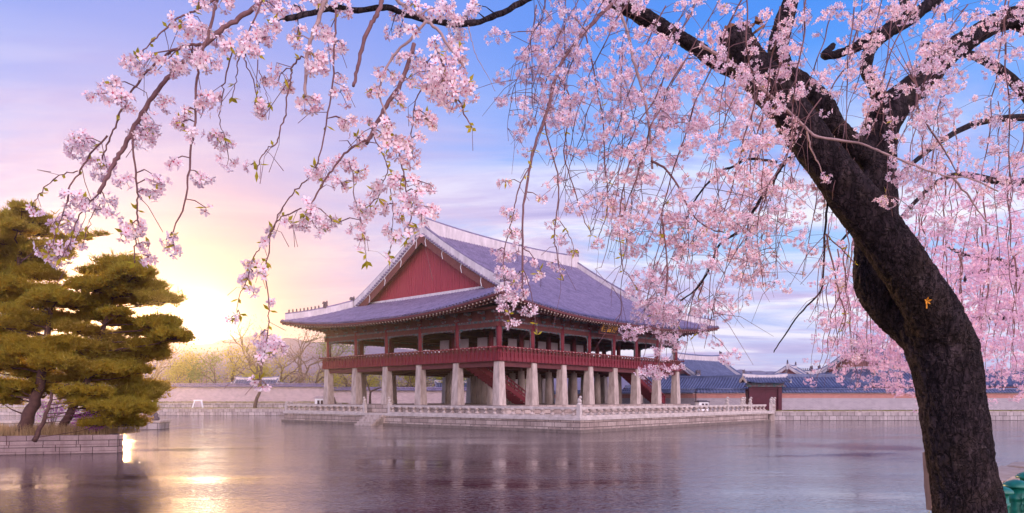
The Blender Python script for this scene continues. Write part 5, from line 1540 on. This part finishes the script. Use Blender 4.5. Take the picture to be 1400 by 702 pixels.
A2 = np.array([(a, c) for a, c, i, k in ALLP])
for x, y, r in CL:
    d2 = (A2[:, 0]-x)**2+((A2[:, 1]-(y-r*.5))*np.where(A2[:, 1] > y+2, 1.8, 1))**2
    j = int(np.argmin(d2)); _, _, i, k = ALLP[j]; b = BR[i]; q = b.sp[k]
    D = q.y+CO.y+b.rnd.uniform(-.1, .1)
    c = P(x, y, D)-CO; R_ = r/F*D
    fs = .0175 if D < 3.3 else .0165
    b.cluster(c, R_*1.18, fs, dens=1.2 if D < 3.3 else 1.0)
    top = c+Vector((0, 0, R_*.3))
    if (top-q).length > R_*.5:
        mid = q.lerp(top, .45)+Vector((0, 0, min(.05, (top-q).length*.12))); b.wood.tube([q, mid, top], [max(.0016, min(.004, b.rr[k]*.6)), .0022, .0015], 4, cap=False)
    if b.rnd.random() < .45: b.leaves(top, 2, .034)
# ---- the dense right side: strands guided by how full the photo is
G1 = [[.5, .65, .65, .55, .35, .4, .75, .85, .95, 1], [.55, .7, .7, .6, .5, .5, .7, .85, 1, 1], [.15, .6, .5, .65, .55, .45, .25, .2, .9, .95], [.1, .42, .35, .55, .55, .4, .12, .1, .55, .6],
      [.02, .12, .3, .45, .6, .35, .2, .0, .3, .4], [.0, .0, .35, .42, .2, .1, .3, .1, .15, .2], [.0, .0, .3, .2, .05, .08, .22, .2, .0, .1], [.0, .0, .0, .12, .0, .0, .0, .0, .0, .0]]
def dens(g, x, y, x0=700, s_=70):
    c = min(max((x-x0)/s_-.5, 0), 9); r = min(max(y/s_-.5, 0), len(g)-1); i, j = int(c), int(r); i2, j2 = min(i+1, 9), min(j+1, len(g)-1); fx, fy = c-i, r-j
    return (g[j][i]*(1-fx)+g[j][i2]*fx)*(1-fy)+(g[j2][i]*(1-fx)+g[j2][i2]*fx)*fy
rnd = random.Random(77)
EXTRA = []
STARTS = [q for q in ALLP if 850 < q[0] < 1165 and 195 < q[1] < 430]
for k in range(46+34):
    x0 = 712+ (k+.5)*(1400-700)/46+rnd.uniform(-8, 8)
    y0 = rnd.uniform(-45, 15) if k % 3 else rnd.uniform(30, 140)
    D = rnd.uniform(3.7, 4.8) if x0 < 1130 else rnd.uniform(4.0, 6.4)
    ymax = 530
    if k >= 46:
        q = rnd.choice(STARTS); x0, y0 = q[0], q[1]; D = BR[q[2]].sp[q[3]].y+CO.y; ymax = y0+rnd.uniform(50, 170)
    b = Branch(900+k); pts = []; x, y = x0, y0; dr = rnd.uniform(-.75, .12)
    w = rnd.uniform(1.3, 2.6) if k < 46 else 1.4; miss = 0
    while True:
        pts.append((x, y)); x += dr*24+rnd.gauss(0, 3); y += 24; dr *= .93
        if dens(G1, x, y) < .16: miss += 1
        else: miss = 0
        if miss > 1 or y > ymax: break
    if len(pts) < 3: continue
    P3 = [P(a, c, D+.03*q*rnd.uniform(-1, 1))-CO for q, (a, c) in enumerate(pts)]
    sp_ = spline(P3, 4); nn = len(sp_); rr = [w/2/F*D*(1-.65*q/nn) for q in range(nn)]
    b.wood.tube(sp_, rr, 5)
    for q in range(1, nn):
        px, py = proj(sp_[q])
        if py < -40: continue
        dn = dens(G1, px, py)
        for rep in range(2):
            if rnd.random() < dn*.42:
                off = Vector((rnd.gauss(0, .085), rnd.gauss(0, .12), rnd.gauss(-.03, .06))); c = sp_[q]+off
                cx, cy = proj(c)
                if 715 < cx < 852 and cy > 342: continue
                # leave the trunk and the main limb readable
                if 1040 < cx < 1330 and abs((cx-1040)-(cy-105)*.77) < 40 and cy > 110 and c.y+CO.y < 5.2 and rnd.random() < .85: continue
                if 1150 < cx < 1250 and 130 < cy < 480 and c.y+CO.y < 5.3 and rnd.random() < .85: continue
                R_ = rnd.uniform(.023, .058); b.cluster(c, R_, .0165, dens=.95, ped=False)
                top = c+Vector((0, 0, R_*.3)); mid = sp_[q].lerp(top, .5)+Vector((0, 0, .012))
                b.wood.tube([sp_[q], mid, top], [.0022, .0016, .0012], 3, cap=False)
                if rnd.random() < .12: b.leaves(top, 2, .03)
        if rnd.random() < .16:
            e = sp_[q]+Vector((rnd.gauss(0, .1), rnd.gauss(0, .1), -abs(rnd.gauss(.16, .08)))); mid = sp_[q].lerp(e, .4)+Vector((rnd.gauss(0, .03), 0, .03)); b.wood.tube([sp_[q], mid, e], [.002, .0016, .0009], 3, cap=False)
    b.m = 'twig'; EXTRA.append(b)
nf = 0
for k, b in enumerate(BR+EXTRA):
    near = k < len(BR); nf += len(b.fp)
    b.build(CH, [M['petal_pale'] if near and k < 36 else M['petal'], M['flower_eye']], .0175 if near and k < 36 else .0158, M[b.m], 0)
print('FLOWERS', nf, 'BRANCHES', len(BR)+len(EXTRA))

# ------------------------------------------------------------------ the second cherry, behind on the right bank
C2B = P(1560, 0, 15.5); C2 = empty('cherry_tree', 'second weeping cherry behind the dark trunk, its deep pink branches hanging low over the water', 'cherry tree', (C2B.x, 15.5, 1.15)); CO = Vector(C2.location)
mb = MB()
def limb2(pts, n=8):
    q = spline([P(a, b, c)-CO for a, b, c, w in pts], 4); ws = [w/2/F*c for a, b, c, w in pts]
    rr = [ws[min(int(i/4), len(ws)-1)]*(1-(i/4-int(i/4)))+ws[min(int(i/4)+1, len(ws)-1)]*(i/4-int(i/4)) for i in range(len(q))]
    mb.tube(q, rr, n)
limb2([(1570, 650, 15.5, 40), (1556, 560, 15.5, 34), (1540, 480, 15.4, 32), (1520, 400, 15.2, 28), (1500, 300, 15, 24), (1440, 180, 14.6, 18), (1360, 90, 14, 12), (1260, 60, 13.4, 8)], 12)
limb2([(1535, 450, 15.4, 18), (1450, 432, 14.6, 14), (1400, 433, 14, 12), (1370, 434, 13.6, 9), (1330, 437, 13.2, 6), (1300, 452, 13, 3)])
limb2([(1516, 400, 15.2, 18), (1440, 395, 14.2, 14), (1395, 376, 13.8, 12), (1372, 360, 13.5, 10), (1345, 352, 13.2, 9), (1322, 350, 13, 6), (1296, 338, 12.8, 3)])
limb2([(1395, 376, 13.8, 8), (1330, 372, 13.2, 5), (1318, 390, 13.1, 3)])
limb2([(1470, 240, 14.8, 16), (1380, 250, 13.6, 10), (1300, 240, 12.8, 7), (1230, 300, 12.2, 5), (1180, 380, 11.8, 3)])
limb2([(1420, 160, 14.5, 12), (1330, 170, 13.5, 8), (1240, 230, 12.5, 6), (1150, 330, 11.8, 3)])
mb.build('trunk', M['bark'], C2, uv=False)
G2 = [[0]*10, [0, 0, 0, 0, 0, 0, 0, 0, .2, .3], [0, 0, 0, 0, 0, 0, 0, .05, .35, .4], [0, 0, 0, 0, 0, 0, .05, .1, .5, .6], [0, 0, 0, 0, 0, 0, .15, .2, .7, .85], [0, 0, 0, 0, 0, 0, .3, .5, .65, .85], [0, 0, 0, 0, 0, 0, .42, .8, .7, .7], [0, 0, 0, 0, 0, 0, .12, .62, .5, .42], [0]*10]
B2 = []; n2 = 0
for k in range(58):
    x0 = 1140+k*(1440-1140)/58+rnd.uniform(-8, 8); y0 = rnd.uniform(120, 380) if x0 > 1250 else rnd.uniform(250, 400)
    D = rnd.uniform(9.5, 14); b = Branch(1500+k); x, y = x0, y0; dr = rnd.uniform(-.35, .1); pts = []; miss = 0
    ymax = 545 - abs(rnd.gauss(0, 22))
    while y < ymax: pts.append((x, y)); x += dr*18+rnd.gauss(0, 3); y += 18; dr *= .92
    if len(pts) < 3: continue
    sp_ = spline([P(a, c, D)-CO for a, c in pts], 3); nn = len(sp_)
    b.wood.tube(sp_, [.011*(1-.8*q/nn) for q in range(nn)], 4)
    for q in range(nn):
        px, py = proj(sp_[q]); dn = dens(G2, px, py)
        for rep in range(3):
            if rnd.random() < dn*.8:
                c = sp_[q]+Vector((rnd.gauss(0, .13), rnd.gauss(0, .2), rnd.gauss(-.03, .1))); b.cluster(c, rnd.uniform(.04, .085), .02, dens=.75, ped=False)
    n2 += len(b.fp)
    b.build(C2, [M['petal_far'], M['flower_eye']], .02, M['twig'], 1)
print('FLOWERS2', n2)
# ------------------------------------------------------------------ the air
mb = MB(); mb.box2((-760, -135, -2.6), (760, 720, 48))
hm = bpy.data.materials.new('haze'); hm.use_nodes = True
ht = NT(hm.node_tree); ht.n.clear()
ho = ht.new('ShaderNodeOutputMaterial'); hv = ht.new('ShaderNodeVolumePrincipled')
hv.inputs['Color'].default_value = (.93, .90, .95, 1); hv.inputs['Density'].default_value = .00042
hv.inputs['Anisotropy'].default_value = .87
ht.l.new(hv.outputs[0], ho.inputs['Volume'])
tag(mb.build('haze', hm, uv=False), 'thin pale haze over the pond and hills', None, None, 'stuff')
print('OBJS', len(bpy.data.objects), 'VERTS', sum(len(o.data.vertices) for o in bpy.data.objects if o.type=='MESH'))
